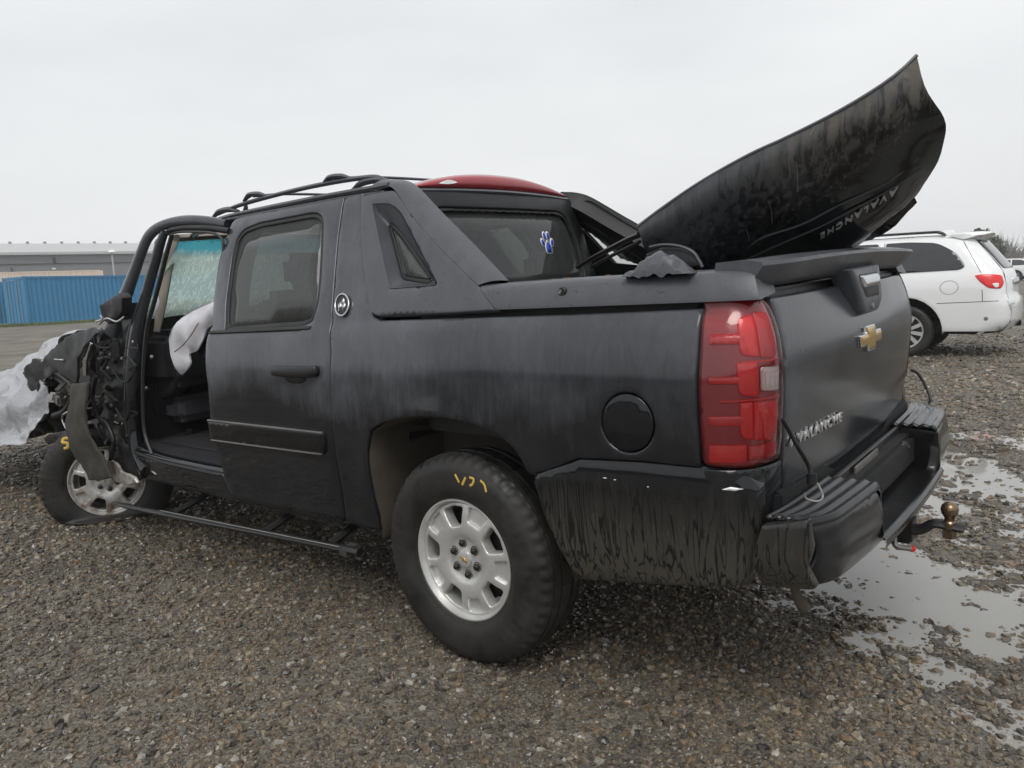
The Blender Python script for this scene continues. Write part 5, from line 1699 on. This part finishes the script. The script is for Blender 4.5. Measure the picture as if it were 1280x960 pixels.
# ------------------------------------------------------------------ the driver's door, upside down on the bed
def loose_door():
    """rows run from the sill edge (uppermost now) to the belt line; each point was taken at its own distance"""
    def row(pts, y0, y1, n=25):
        Q = [at(x, y, 1, y0 + (y1 - y0) * i / (len(pts) - 1)) for i, (x, y) in enumerate(pts)]
        Q = catmull(Q, 8)
        l = np.concatenate([[0], np.cumsum([(b - a).length for a, b in zip(Q, Q[1:])])])
        q = np.linspace(0, l[-1], n)
        return [Vector([np.interp(t, l, [p[k] for p in Q]) for k in range(3)]) for t in q]
    A = row([(797, 284), (829, 260), (878, 227), (937, 194), (983, 173), (1042, 143.5), (1092, 114), (1124, 91), (1146, 70)], .50, .30)
    B = row([(801, 295), (836, 276), (886, 247), (945, 214), (992, 194), (1052, 165), (1104, 137), (1137, 116), (1155, 108)], .50, .30)
    Cc = row([(807, 312), (850, 300), (900, 275), (958, 245), (1005, 225), (1066, 196), (1118, 170), (1152, 152), (1180, 147)], .45, .25)
    D = row([(830, 326), (870, 320), (918, 300), (972, 273), (1018, 252), (1078, 224), (1127, 200), (1158, 182), (1181, 172)], .37, .18)
    E_ = row([(862, 346), (895, 338), (938, 322), (988, 300), (1030, 282), (1085, 256), (1128, 236), (1152, 222), (1166, 214)], .25, .09)
    F = row([(880, 356), (912, 350), (950, 340), (996, 325), (1035, 310), (1082, 290), (1110, 275), (1125, 266), (1132, 257)], .11, -.05)
    G = row([(900, 358), (928, 354), (960, 347), (996, 338), (1025, 329), (1050, 318), (1063, 312), (1072, 308), (1080, 302)], -.03, -.16)
    rows = [A, B, Cc, D, E_, F, G]
    n = len(A)
    nv = 30
    grid = []
    for i in range(n):
        col = catmull([r_[i] for r_ in rows], 8)
        l = np.concatenate([[0], np.cumsum([(b - a).length for a, b in zip(col, col[1:])])])
        q = np.linspace(0, l[-1], nv)
        grid.append([Vector([np.interp(t, l, [p[k] for p in col]) for k in range(3)]) for t in q])
    root = thing('car_door', 'torn-off black front door lying upside down on the pickup bed', 'car door', (0, 0, 0))
    root.matrix_world = TRUCK_M
    def nrm(i, j):
        a = grid[min(i + 1, n - 1)][j] - grid[max(i - 1, 0)][j]
        b = grid[i][min(j + 1, nv - 1)] - grid[i][max(j - 1, 0)]
        v = a.cross(b).normalized()
        cl = TRUCK_I @ CAM
        return v if v.dot(cl - grid[i][j]) > 0 else -v
    NR = [[nrm(i, j) for j in range(nv)] for i in range(n)]
    vs, fs = [], []
    for i in range(n):
        for j in range(nv):
            p = grid[i][j] + NR[i][j] * (.007 * noise.noise(grid[i][j] * 6) + .003 * noise.noise(grid[i][j] * 17))
            vs.append(p)
    b0 = len(vs)
    for i in range(n):
        for j in range(nv):
            vs.append(vs[i * nv + j] - NR[i][j] * (.010 + .038 * (1 - j / nv)) + Vector((0, -.006, 0)))
    for o_, fl in ((0, 0), (b0, 1)):
        for i in range(n - 1):
            for j in range(nv - 1):
                f = (o_ + i * nv + j, o_ + i * nv + j + 1, o_ + (i + 1) * nv + j + 1, o_ + (i + 1) * nv + j)
                fs.append(f[::-1] if fl else f)
    ring = [i * nv for i in range(n)] + [(n - 1) * nv + j for j in range(1, nv)] + [i * nv + nv - 1 for i in range(n - 2, -1, -1)] + [j for j in range(nv - 2, 0, -1)]
    for a, b in zip(ring, ring[1:] + ring[:1]):
        fs.append((a, b, b + b0, a + b0))
    skin = recalc(mesh('door_skin', vs, fs, m_doorskin(), root, auto=50))
    # moulding: two raised lines, and the name in relief, upside down
    def surf(u, v, off):
        i, j = u * (n - 1), v * (nv - 1)
        i0, j0 = min(int(i), n - 2), min(int(j), nv - 2)
        a, b = i - i0, j - j0
        p = (grid[i0][j0] * (1 - a) + grid[i0 + 1][j0] * a) * (1 - b) + (grid[i0][j0 + 1] * (1 - a) + grid[i0 + 1][j0 + 1] * a) * b
        return p + NR[i0][j0] * off
    def onskin(px_, py_):
        best = None
        for i in range(0, n * 2 - 1):
            for j in range(0, nv * 2 - 1):
                u, v = i / (2 * n - 2), j / (2 * nv - 2)
                w = TRUCK_M @ surf(u, v, 0) - CAM
                z = w.dot(fw)
                ex, ey = 640 + FPX * w.dot(rt) / z - px_, 480 - FPX * w.dot(up) / z - py_
                e = ex * ex + ey * ey
                if best is None or e < best[0]:
                    best = (e, u, v)
        return best[1:]
    for pts in ([(921, 329), (944, 303), (1000, 280), (1049, 257), (1108, 227), (1147, 198)], [(934, 323), (975, 305), (1020, 287), (1065, 264), (1115, 236), (1150, 212)]):
        uv = [onskin(*p) for p in pts]
        sweep('moulding_line', [surf(u, v, .001) for u, v in uv], .0035, 'clad', skin, 6)
    def lp(t, h, d):                      # t along the word from its first letter, h up the letters
        u0, v0 = uvA
        u1, v1 = uvB
        u, v = u0 + (u1 - u0) * t, v0 + (v1 - v0) * t + (h - .35) * .060
        return surf(u, v, .004 + d)
    uvA, uvB = onskin(1122, 236), onskin(1022, 293)
    text_mesh('lettering', 'AVALANCHE', .1, 'badge', skin, lp, .003, gap=1.35)
    # bent lower front corner, hinge edge, window frame reaching back into the bed
    sweep('window_frame', [tuple(at(x, y, 1, yy)) for x, y, yy in ((800, 293, .46), (784, 300, .42), (765, 310, .36), (742, 322, .30), (722, 334, .26))], [.016, .015, .015, .014, .012], 'plastic', root, 8, flat=.7)
    sweep('frame_seal', [tuple(at(x, y, 1, yy)) for x, y, yy in ((800, 302, .46), (780, 312, .42), (760, 322, .36), (740, 333, .30))], .007, 'rubber', root, 6)
    sweep('sill_hem', [p + Vector((0, 0, .002)) for p in grid_edge(grid, 0)], .006, 'clad', skin, 6, sm=1)
    crumple('torn_inner_panel', [(806, 318), (825, 309), (850, 310), (868, 318), (876, 332), (860, 336), (835, 336), (815, 330)], .52, .02, 'plastic', root, freq=9, seed=33, res=.02)
    sweep('torn_lower_lip', [tuple(at(x, y, 1, .53)) for x, y in ((812, 309), (830, 306), (850, 308), (866, 315), (874, 326), (878, 334))], .006, 'clad', root, 6)
    for k, (x, y) in enumerate(((940, 300), (965, 280), (1000, 240), (985, 225), (1012, 170))):
        u, v = onskin(x, y)
        L = .05 + .03 * (k % 3)
        sweep('scratch', [surf(u, v, .001), surf(min(1, u + L * .25), max(0, v - L * .9), .001), surf(min(1, u + L * .4), max(0, v - L * 1.7), .001)], .0014, 'steel', skin, 5)
    return root
def grid_edge(g, j):
    return [c[j] for c in g]
def m_doorskin():
    t = NT('dirty_door_paint')
    v = t.coord()
    big = t.noise(v, 4.0, 6, .68, .6)
    st = t.noise(t.coord((46, 46, 5)), 1.0, 5, .62, .5)
    fine = t.noise(v, 90, 4, .7)
    xyz = t.n('SeparateXYZ', Vector=v)
    q = t.math('ADD', xyz.outputs[2], t.math('MULTIPLY', xyz.outputs[0], .69))       # height along the panel from the belt to the sill
    q = t.math('ADD', q, t.math('ADD', t.math('MULTIPLY', t.math('SUBTRACT', big, .5), .45), t.math('MULTIPLY', t.math('SUBTRACT', st, .5), .30)))
    sill = t.n('MapRange', Value=q, i1=.84, i2=1.04, i3=0.0, i4=1.0).outputs[0]         # road film thickest by the sill
    front = t.n('MapRange', Value=t.math('ADD', xyz.outputs[0], t.math('MULTIPLY', t.math('SUBTRACT', big, .5), .5)), i1=-.85, i2=-1.2, i3=0.0, i4=1.0).outputs[0]
    streak = t.ramp(st, (.40, 0), (.58, 1))
    film = t.math('MULTIPLY', sill, t.math('ADD', .30, t.math('MULTIPLY', streak, .26)), True)
    c = t.mix(film, (.006, .0065, .0075), (.105, .112, .125))
    mud = t.math('MULTIPLY', t.math('MULTIPLY', sill, front), t.math('ADD', .10, t.math('MULTIPLY', streak, .65)), True)
    c = t.mix(mud, c, t.mix(fine, (.085, .074, .058), (.20, .178, .14)))
    sm_ = t.ramp(t.noise(v, 5.5, 6, .72), (.60, 0), (.72, .30))
    c = t.mix(sm_, c, (.095, .086, .072))
    rs = t.ramp(t.noise(t.coord((1, 1, 1), loc=(3, 2, 5)), 6, 5, .7), (.70, 0), (.76, .8))
    c = t.mix(rs, c, (.17, .085, .035))
    rr = t.math('ADD', .075, t.math('MULTIPLY', t.math('ADD', mud, t.math('ADD', film, sm_)), .6), True)
    return t.done(Base_Color=c, Roughness=rr, Normal=t.bump(fine, .08, .002))
loose_door()

# bungee cords at both ends of the tailgate
def cord(label, pts, hook):
    root = thing('tie_cord', label, 'cord', tuple(TRUCK_M @ Vector(pts[-1])), group='cords tying the tailgate to the bumper')
    inv = Matrix.Translation(TRUCK_M @ Vector(pts[-1])).inverted() @ TRUCK_M
    tr = lambda L: [tuple(inv @ Vector(p)) for p in L]
    sweep('rope', tr(pts), .0065, 'plastic', root, 8)
    if hook:
        sweep('whipping', tr([Vector(pts[-1]) + Vector((0, 0, .012)), Vector(pts[-1]) + Vector((0, 0, -.018))]), .014, 'rubber', root, 8, sm=1)
        e = Vector(pts[-1])
        sweep('hook', tr([e, e + Vector((-.018, -.004, -.025)), e + Vector((-.028, .0, -.052)), e + Vector((-.018, .018, -.060)), e + Vector((.004, .034, -.052)), e + Vector((.010, .036, -.036))]), .0032, 'steel', root, 6)
    return root
pA, pB, pC = at(978, 524, 0, -1.172), at(997, 558, 0, -1.200), at(1015, 597, 0, -1.225)
cord('black cord hooked to the bumper below the near taillight', [tuple(pA), tuple(at(988, 541, 0, -1.185)), tuple(pB), tuple(at(1010, 580, 0, -1.215)), tuple(pC)], True)
q0 = at(1135, 462, 0, -1.10)
cord('black cord hanging over the far corner of the rear bumper', [(-1.115, -.95, .875), (-1.145, -.965, .85), (-1.18, -.955, .79), (-1.20, -.93, .745), (-1.195, -.92, .722)], False)

# silver sheet thrown over the missing nose
def tarp():
    root_p = Vector((3.9, .2, 0))
    rows = []
    top = [(90, 417, .55), (66, 425, .60), (33, 445, .66), (2, 470, .72), (-60, 500, .8)]
    mid = [(64, 449, .86), (50, 462, .90), (36, 478, .92), (-4, 492, .95), (-60, 515, 1.0)]
    low = [(62, 510, .90), (48, 520, .94), (34, 531, .96), (4, 541, 1.0), (-60, 552, 1.06)]
    bot = [(60, 519, .93), (44, 534, .98), (30, 551, 1.02), (2, 560, 1.08), (-60, 572, 1.14)]
    back = []
    def R_(l):
        return catmull([at(x, y, 1, yy, False) for x, y, yy in l], 10)
    T_, Mi_, L_, B_ = R_(top), R_(mid), R_(low), R_(bot)
    nc = len(T_)
    vs, fs = [], []
    nv = 54
    for i in range(nc):
        t = T_[i]
        far1 = Vector((t.x + .12, t.y - .55, t.z - .02))
        far2 = Vector((t.x + .20, t.y - 1.25, t.z - .18))
        far3 = Vector((t.x + .22, t.y - 1.55, t.z - .55))
        col = catmull([far3, far2, far1, t, Mi_[i], L_[i], B_[i]], 10)
        l = np.linspace(0, len(col) - 1, nv)
        for q in l:
            k = min(int(q), len(col) - 2)
            p = col[k].lerp(col[k + 1], q - k)
            c_ = p * 3.2
            d = .060 * noise.noise(c_ * .7) + .050 * abs(noise.noise(c_ * 1.1 + Vector((3, 1, 0)))) - .055 * abs(noise.noise(c_ * 1.7 + Vector((7, 2, 1)))) - .030 * abs(noise.noise(c_ * 3.6)) + .004 * noise.noise(c_ * 5.7)
            p = p + Vector((.25 * d, d, .6 * d))
            p.z = max(p.z, .02)
            vs.append(p - root_p)
    for i in range(nc - 1):
        for j in range(nv - 1):
            fs.append((i * nv + j, i * nv + j + 1, (i + 1) * nv + j + 1, (i + 1) * nv + j))
    o = recalc(mesh('tarp', vs, fs, 'tarp', None, auto=45))
    o.location = root_p
    so = o.modifiers.new('thick', 'SOLIDIFY')
    so.thickness = .004
    tag(o, 'crumpled silver plastic sheet draped over the missing nose of the pickup', 'tarp')
tarp()

# ------------------------------------------------------------------ other vehicles
def suv(label, loc, rz, body='white_paint', k=1.0, detail=True, tail='lens_red', group=None):
    """large estate-bodied off-roader, x forward from the rear axle"""
    root = thing('parked_suv', label, 'car', loc, rz, group)
    sz = [.20, .35, .55, .80, 1.06, 1.20, 1.27, 1.38, 1.62, 1.80, 1.90]
    sy = [.90, .94, .965, .985, .985, .970, .950, .905, .80, .70, .60]
    z5 = np.linspace(.2, 1.9, 400)
    y5 = np.convolve(np.pad(np.interp(z5, sz, sy), 15, mode='edge'), np.hanning(31) / np.hanning(31).sum(), 'valid')
    def prof(z):
        return float(np.interp(z, z5, y5))
    def rearx(z):
        return float(np.interp(z, [.3, .45, .55, .80, .95, 1.15, 1.30, 1.55, 1.80, 1.87], [-1.12, -1.34, -1.40, -1.39, -1.34, -1.32, -1.27, -1.08, -.88, -.75]))
    def frontx(z):
        return float(np.interp(z, [.3, .5, .8, 1.0, 1.15, 1.22, 1.75, 1.84], [3.80, 3.95, 3.97, 3.92, 3.78, 2.85, 1.95, 1.80]))
    def sd_(x, z, off=0.0):
        y = prof(z)
        rx, fx = rearx(z), frontx(z)
        r1 = .30
        if x < rx + r1:
            a = min(1, max(0, (rx + r1 - x) / r1))
            y -= .20 * (1 - math.sqrt(max(0, 1 - a * a)))
        if z < 1.2 and x > fx - .5:
            a = min(1, max(0, (x - fx + .5) / .5))
            y -= .28 * (1 - math.sqrt(max(0, 1 - a * a)))
        n_ = Vector((0, 1, -(prof(z + .01) - prof(z - .01)) / .02)).normalized()
        return tuple(Vector((x, y, z)) + n_ * off)
    zz = [.40, .50, .58, .80, .95, 1.10, 1.30, 1.55, 1.72, 1.80, 1.845]
    rear = [(rearx(z), z) for z in zz]
    top = [(-.55, 1.872), (0, 1.885), (1.0, 1.880), (1.75, 1.850)]
    fr = [(1.95, 1.75), (2.35, 1.50), (2.68, 1.30), (3.3, 1.24), (3.72, 1.16), (3.90, 1.0), (3.96, .8), (3.95, .5), (3.85, .35)]
    def archp(cx, r_):
        return [(cx + r_ * math.cos(t), .40 + r_ * 1.02 * math.sin(t)) for t in np.linspace(R(-5), R(185), 16)]
    outl = rear + top + fr + [(3.52, .33)] + archp(3.10, .50) + [(2.6, .36), (.5, .36)] + archp(0, .525) + [(-.56, .40), (-.9, .40)]
    rs = .06 if detail else .16
    for mir in (False, True):
        panel('body_side', outl, sd_, body, root, res=rs if not mir else .14, rnd=.01, depth=.02, mirror=mir)
    sil = [(-1.0, .36)] + rear + top + fr
    sil = [tuple(p)[:2] for p in catmull([(a, b, 0) for a, b in sil], 4)]
    vs, fs = [], []
    m_ = 17
    for x, z in sil:
        ye = sd_(x + .004 if x < -.5 else x, min(z, 1.885))[1]
        for j in range(m_):
            t = -1 + 2 * j / (m_ - 1)
            cr_ = (1 - t * t)
            if z > 1.70 and -.75 < x < 1.9:
                p = (x, t * ye, z + .045 * cr_)
            elif x < 0:
                p = (x - .07 * cr_, t * ye, z)
            else:
                p = (x + .05 * cr_, t * ye, z + .03 * cr_)
            vs.append(p)
    for i in range(len(sil) - 1):
        for j in range(m_ - 1):
            b = i * m_ + j
            fs.append((b, b + 1, b + m_ + 1, b + m_))
    recalc(mesh('body_shell', vs, fs, body, root))
    box('underbody', (1.3, 0, .45), (4.6, 1.6, .20), 'dark', root, .05)
    for mir in (False, True):
        s = -1 if mir else 1
        panel('side_window', rc([(.29, 1.315, .05), (-.74, 1.335, .05), (-.81, 1.385, .05), (-.67, 1.59, .10), (-.40, 1.755, .10), (.0, 1.79, .06), (.33, 1.79, .03)], .03), sd_, 'dark_glass', root, res=.08, rnd=.006, depth=.035, off=.020, mirror=mir)
        panel('side_window', rc([(1.22, 1.315), (.38, 1.315), (.43, 1.79), (1.22, 1.80)], .05), sd_, 'dark_glass', root, res=.1, rnd=.006, depth=.035, off=.020, mirror=mir)
        panel('side_window', rc([(2.36, 1.315), (1.31, 1.315), (1.31, 1.80), (1.80, 1.74)], .05), sd_, 'dark_glass', root, res=.1, rnd=.006, depth=.035, off=.020, mirror=mir)
        tl = panel('tail_lamp', rc([(-.93, 1.245, .03), (-1.00, 1.15, .05), (-1.12, 1.045, .05), (-1.27, 1.03, .03), (-1.305, 1.12, .04), (-1.27, 1.235, .04), (-1.08, 1.26, .05)], .02), sd_, tail, root, res=.05, rnd=.012, depth=.02, off=.010, mirror=mir)
        if detail:
            panel('lamp_insert', rc([(-1.16, 1.115), (-1.20, 1.05), (-1.245, 1.055), (-1.245, 1.12)], .02), sd_, 'lens_clear', tl, res=.05, rnd=.004, depth=.008, off=.016, mirror=mir)
            if not mir:
                el = [(-.61 + .125 * math.cos(t) ** 1, 1.075 + .105 * math.sin(t)) for t in np.linspace(0, 2 * math.pi, 25)[:-1]]
                panel('fuel_door', el, sd_, 'steel', root, holes=[inset(el, .007)], res=.05, rnd=0, depth=.004, off=.002)
            for ln in ([(-.45, .842), (-1.25, .86), (-1.25, .852), (-.45, .834)], [(-1.045, 1.03), (-1.053, .86), (-1.045, .86), (-1.037, 1.03)], [(.345, 1.80), (.34, .98), (.35, .98), (.355, 1.80)], [(-.72, 1.82), (-1.02, 1.28), (-1.012, 1.28), (-.712, 1.82)]):
                panel('body_seam', ln, sd_, 'dark', root, res=.1, rnd=0, depth=.002, off=.0025, mirror=mir)
            disc('parking_sensor', sd_(-1.10, .60), 'Y', .028, .006 * s, 'steel', root)
        rl = sweep('roof_rail', [(-.50, s * .66, 1.872), (-.42, s * .66, 1.915), (-.25, s * .66, 1.932), (.8, s * .66, 1.938), (1.35, s * .66, 1.915), (1.5, s * .66, 1.86)], [.022, .030, .026, .024, .024, .02], 'plastic', root, 8, flat=.8)
        for xw in (0, 3.10):
            ow = lathe('wheel', [(.035, 0), (.035, .07), (.02, .09), (.03, .12), (.028, .24), (.038, .255), (.038, .262), (-.1, .262)], 48, 'dark', root, (xw, s * .84, .405), 'Y') if False else None
            w = lathe('wheel', [(.06, 0), (.06, .262), (.075, .270), (.03, .272), (-.1, .268)], 40, 'dark', root, (0, 0, 0), 'Y')
            w.location = (xw, s * .84, .405)
            w.rotation_euler = (0, 0, 0 if s > 0 else math.pi)
            lathe('tyre', [(.085, .262), (.100, .275), (.118, .31), (.120, .345), (.110, .385), (.09, .402), (.03, .407), (-.03, .407), (-.09, .402), (-.11, .385), (-.12, .33), (-.1, .265)], 48, 'tyre', w)
            rim = lathe('rim', [(.080, .245), (.094, .258), (.094, .268), (.080, .272), (.05, .268)], 48, 'alloy', w)
            if detail or s > 0:
                lathe('hub_cap', [(.088, 0), (.088, .030), (.078, .042), (.06, .05)], 20, 'chrome', rim)
                for q in range(10 if detail else 6):
                    a = 2 * math.pi * (q + .3) / (10 if detail else 6)
                    ca_, sa_ = math.cos(a), math.sin(a)
                    px_, pz_ = -sa_, ca_
                    sw0, sw1 = .020, .030
                    v_ = []
                    for r_, w_, y_ in ((.035, sw0, .082), (.25, sw1, .086)):
                        for e_ in (-1, 1):
                            for dy in (0, -.025):
                                v_.append((ca_ * r_ + px_ * w_ * e_, y_ + dy, sa_ * r_ + pz_ * w_ * e_))
                    recalc(mesh('spoke', v_, [(0, 2, 6, 4), (1, 5, 7, 3), (0, 4, 5, 1), (2, 3, 7, 6), (0, 1, 3, 2), (4, 6, 7, 5)], 'alloy', rim, smooth=False))
            # arch lining
            vs, fs = [], []
            for t in np.linspace(R(-5), R(185), 14):
                for y in (.965, .55):
                    vs.append((xw + (.52 if xw < 1 else .495) * math.cos(t), s * y, .40 + (.53 if xw < 1 else .505) * math.sin(t)))
            for i in range(13):
                fs.append((2 * i, 2 * i + 1, 2 * i + 3, 2 * i + 2))
            fs.append(tuple(2 * i + 1 for i in range(14)))
            recalc(mesh('arch_liner', vs, fs, 'dark', root))
        disc('side_mirror', sd_(2.30, 1.32), 'Y', .12, .14 * s, 'white_paint' if body == 'white_paint' else 'plastic', root)
    # rear spoiler, screen, plate panel, bumper corner
    sp_ = []
    vs, fs = [], []
    prof_ = [(-.62, 1.885), (-.84, 1.885), (-.985, 1.866), (-1.0, 1.848), (-.96, 1.832), (-.84, 1.800)]
    for y in np.linspace(-.70, .70, 15):
        w = abs(y) / .70
        for x, z in prof_:
            vs.append((x - .07 * (1 - w * w) + .10 * max(0, (w - .8) / .2) ** 2, y, z + .035 * (1 - w * w) - .01 * w))
    for i in range(14):
        for j in range(5):
            b = i * 6 + j
            fs.append((b, b + 1, b + 7, b + 6))
    fs += [tuple(range(6)), tuple(14 * 6 + j for j in range(6))]
    recalc(mesh('rear_spoiler', vs, fs, body, root, auto=60))
    def rr_(u, v, off=0.0):
        return (rearx(v) - .07 * (1 - (u / .8) ** 2) - off, u, v)
    panel('rear_screen', rc([(.66, 1.33), (-.66, 1.33), (-.58, 1.78), (.58, 1.78)], .06), rr_, 'dark_glass', root, res=.1, rnd=.01, depth=.02, off=.012)
    panel('plate_garnish', rc([(.42, 1.18), (-.42, 1.18), (-.42, 1.08), (.42, 1.08)], .02), rr_, 'chrome', root, res=.1, rnd=.01, depth=.02, off=.02)
    for s in (1, -1):
        panel('bumper_lamp', rc([(.86 * s, .88), (.60 * s, .88), (.60 * s, .80), (.86 * s, .78)][::s], .02), rr_, 'lens_clear', root, res=.1, rnd=.006, depth=.02, off=.012)
    box('lower_bumper_trim', (-1.16, 0, .42), (.26, 1.5, .10), 'plastic', root, .03)
    box('tow_hitch', (-1.42, 0, .47), (.10, .09, .09), 'plastic', root, .01)
    box('antenna_fin', (-.45, 0, 1.945), (.16, .03, .06), body, root, .012)
    if k != 1:
        root.scale = (k, k, k)
    return root
gp = at(1146, 446, 2, 0, False)
suv('white large SUV with red tail lamps parked beyond the tailgate', (gp.x + .19, gp.y - .88, 0), R(1))
f1 = far(1272, 346, 60)
suv('small distant white SUV parked behind the near white one', (f1.x, f1.y, 0), R(-4), k=.92, detail=False)
f2 = far(1300, 340, 84)
MT['blue_car'] = plain('blue_car_paint', (.10, .16, .30), .25, vary=.05, coat=.4)
suv('distant blue SUV parked beyond the small white one', (f2.x + 1.0, f2.y, 0), R(-4), k=.94, detail=False, body='blue_car')
tag(bpy.data.objects['parked_suv'], group=None)

# ------------------------------------------------------------------ trees far off
MT['twig'] = plain('bare_twigs', (.14, .125, .11), .8, vary=.3)
MT['bark'] = plain('bark', (.09, .075, .06), .9, vary=.3)
MT['evergreen'] = plain('evergreen_leaves', (.065, .085, .045), .7, vary=.4)
def clump_tree(name, label, loc, h, cw, n, mat, seed, leaf=.35):
    rnd = random.Random(seed)
    root = thing(name, label, 'tree', loc)
    sweep('trunk', [(0, 0, 0), (.1, .05, h * .3), (0, 0, h * .62)], [.30, .24, .12], 'bark', root, 8)
    for k in range(7):
        a = rnd.uniform(0, 6.28)
        sweep('limb', [(0, 0, h * rnd.uniform(.25, .5)), (math.cos(a) * cw * .3, math.sin(a) * cw * .3, h * .6), (math.cos(a) * cw * .6, math.sin(a) * cw * .6, h * rnd.uniform(.65, .85))], [.12, .08, .03], 'bark', root, 5)
    vs, fs = [], []
    cl = []
    for k in range(38):
        a, b = rnd.uniform(0, 6.28), rnd.random() ** .6
        z = rnd.uniform(.35, .95)
        w = cw * math.sqrt(max(.05, 1 - ((z - .55) / .46) ** 2))
        cl.append((math.cos(a) * b * w, math.sin(a) * b * w, z * h, rnd.uniform(.4, .9) * cw * .38))
    for k in range(n):
        x, y, z, r_ = rnd.choice(cl)
        d = Vector((rnd.gauss(0, 1), rnd.gauss(0, 1), rnd.gauss(0, .7)))
        p = Vector((x, y, z)) + d * r_ * .5
        a = Vector((rnd.uniform(-1, 1), rnd.uniform(-1, 1), rnd.uniform(-1, 1))).normalized() * leaf
        b = Vector((rnd.uniform(-1, 1), rnd.uniform(-1, 1), rnd.uniform(-1, 1))).normalized() * leaf * .6
        i = len(vs)
        vs += [p - a, p + b, p + a, p - b]
        fs.append((i, i + 1, i + 2, i + 3))
    mesh('crown', vs, fs, mat, root, smooth=False)
    return root
e1 = far(1229, 330, 92)
clump_tree('evergreen_tree', 'round evergreen tree showing above the white SUV', (e1.x, e1.y, 0), far(1229, 288, 92).z - .1, 2.1, 4200, 'evergreen', 3)
def treeline():
    """bare winter scrub along the edge of the yard, too far to count"""
    rnd = random.Random(8)
    vs, fs = [], []
    for s in range(1500):
        t = rnd.random()
        px_ = 850 + 1050 * t
        dep = rnd.uniform(150, 235)
        p = far(px_, 330, dep)
        p.z = 0
        hh = rnd.uniform(5.0, 8.6) * (1 - .28 * (px_ > 1262)) * (1 if rnd.random() > .12 else 1.22)
        for k in range(34):
            a = rnd.uniform(0, 6.28)
            sp = rnd.random()
            b = p + Vector((math.cos(a), math.sin(a), 0)) * sp * 1.0
            e = b + Vector((math.cos(a) * rnd.uniform(.3, 2.4), math.sin(a) * rnd.uniform(.3, 2.4), 0))
            z0 = hh * rnd.uniform(0, .6)
            z1 = min(hh, z0 + hh * rnd.uniform(.2, .5))
            w = rnd.uniform(.03, .12)
            i = len(vs)
            vs += [(b.x, b.y, z0), (b.x + w, b.y + w, z0), (e.x, e.y, z1)]
            fs.append((i, i + 1, i + 2))
            vs += [(b.x, b.y, z0), (b.x - w, b.y + w, z0), (e.x, e.y, z1)]
            fs.append((i + 3, i + 4, i + 5))
    for s in range(1500):                 # unseen scrub behind the camera, added for its dark reflection in the paint
        a0 = YAW + R(rnd.uniform(95, 265))
        dep = rnd.uniform(75, 130)
        p = Vector((CAM.x + math.cos(a0) * dep, CAM.y + math.sin(a0) * dep, 0))
        hh = rnd.uniform(4.0, 8.0)
        for k in range(26):
            a = rnd.uniform(0, 6.28)
            b = p + Vector((math.cos(a), math.sin(a), 0)) * rnd.random()
            e = b + Vector((math.cos(a) * rnd.uniform(.3, 2.4), math.sin(a) * rnd.uniform(.3, 2.4), 0))
            z0 = hh * rnd.uniform(0, .6)
            z1 = min(hh, z0 + hh * rnd.uniform(.2, .5))
            w = rnd.uniform(.06, .18)
            i = len(vs)
            vs += [(b.x, b.y, z0), (b.x + w, b.y + w, z0), (e.x, e.y, z1), (b.x - w, b.y + w, z0)]
            fs.append((i, i + 1, i + 2))
            fs.append((i, i + 3, i + 2))
    o = mesh('treeline', vs, fs, 'twig', None, smooth=False)
    tag(o, 'bare grey winter scrub along the far edge of the yard', None, kind='stuff')
treeline()

# ------------------------------------------------------------------ misty air
def haze():
    t = NT('misty_air')
    pv = t.n('VolumePrincipled', Color=(.985, .987, .99), Density=.0013)
    t.t.links.new(pv.outputs[0], t.o.inputs['Volume'])
    me = bpy.data.meshes.new('haze')
    bm = bmesh.new()
    bmesh.ops.create_cube(bm, size=1)
    bmesh.ops.scale(bm, vec=(760, 760, 16.5), verts=bm.verts)
    bmesh.ops.translate(bm, vec=(0, 0, 7.25), verts=bm.verts)
    bm.to_mesh(me)
    bm.free()
    o = link('haze', me, t.m)
    tag(o, 'pale mist hanging over the yard', None, kind='stuff')
if HAZE:
    haze()
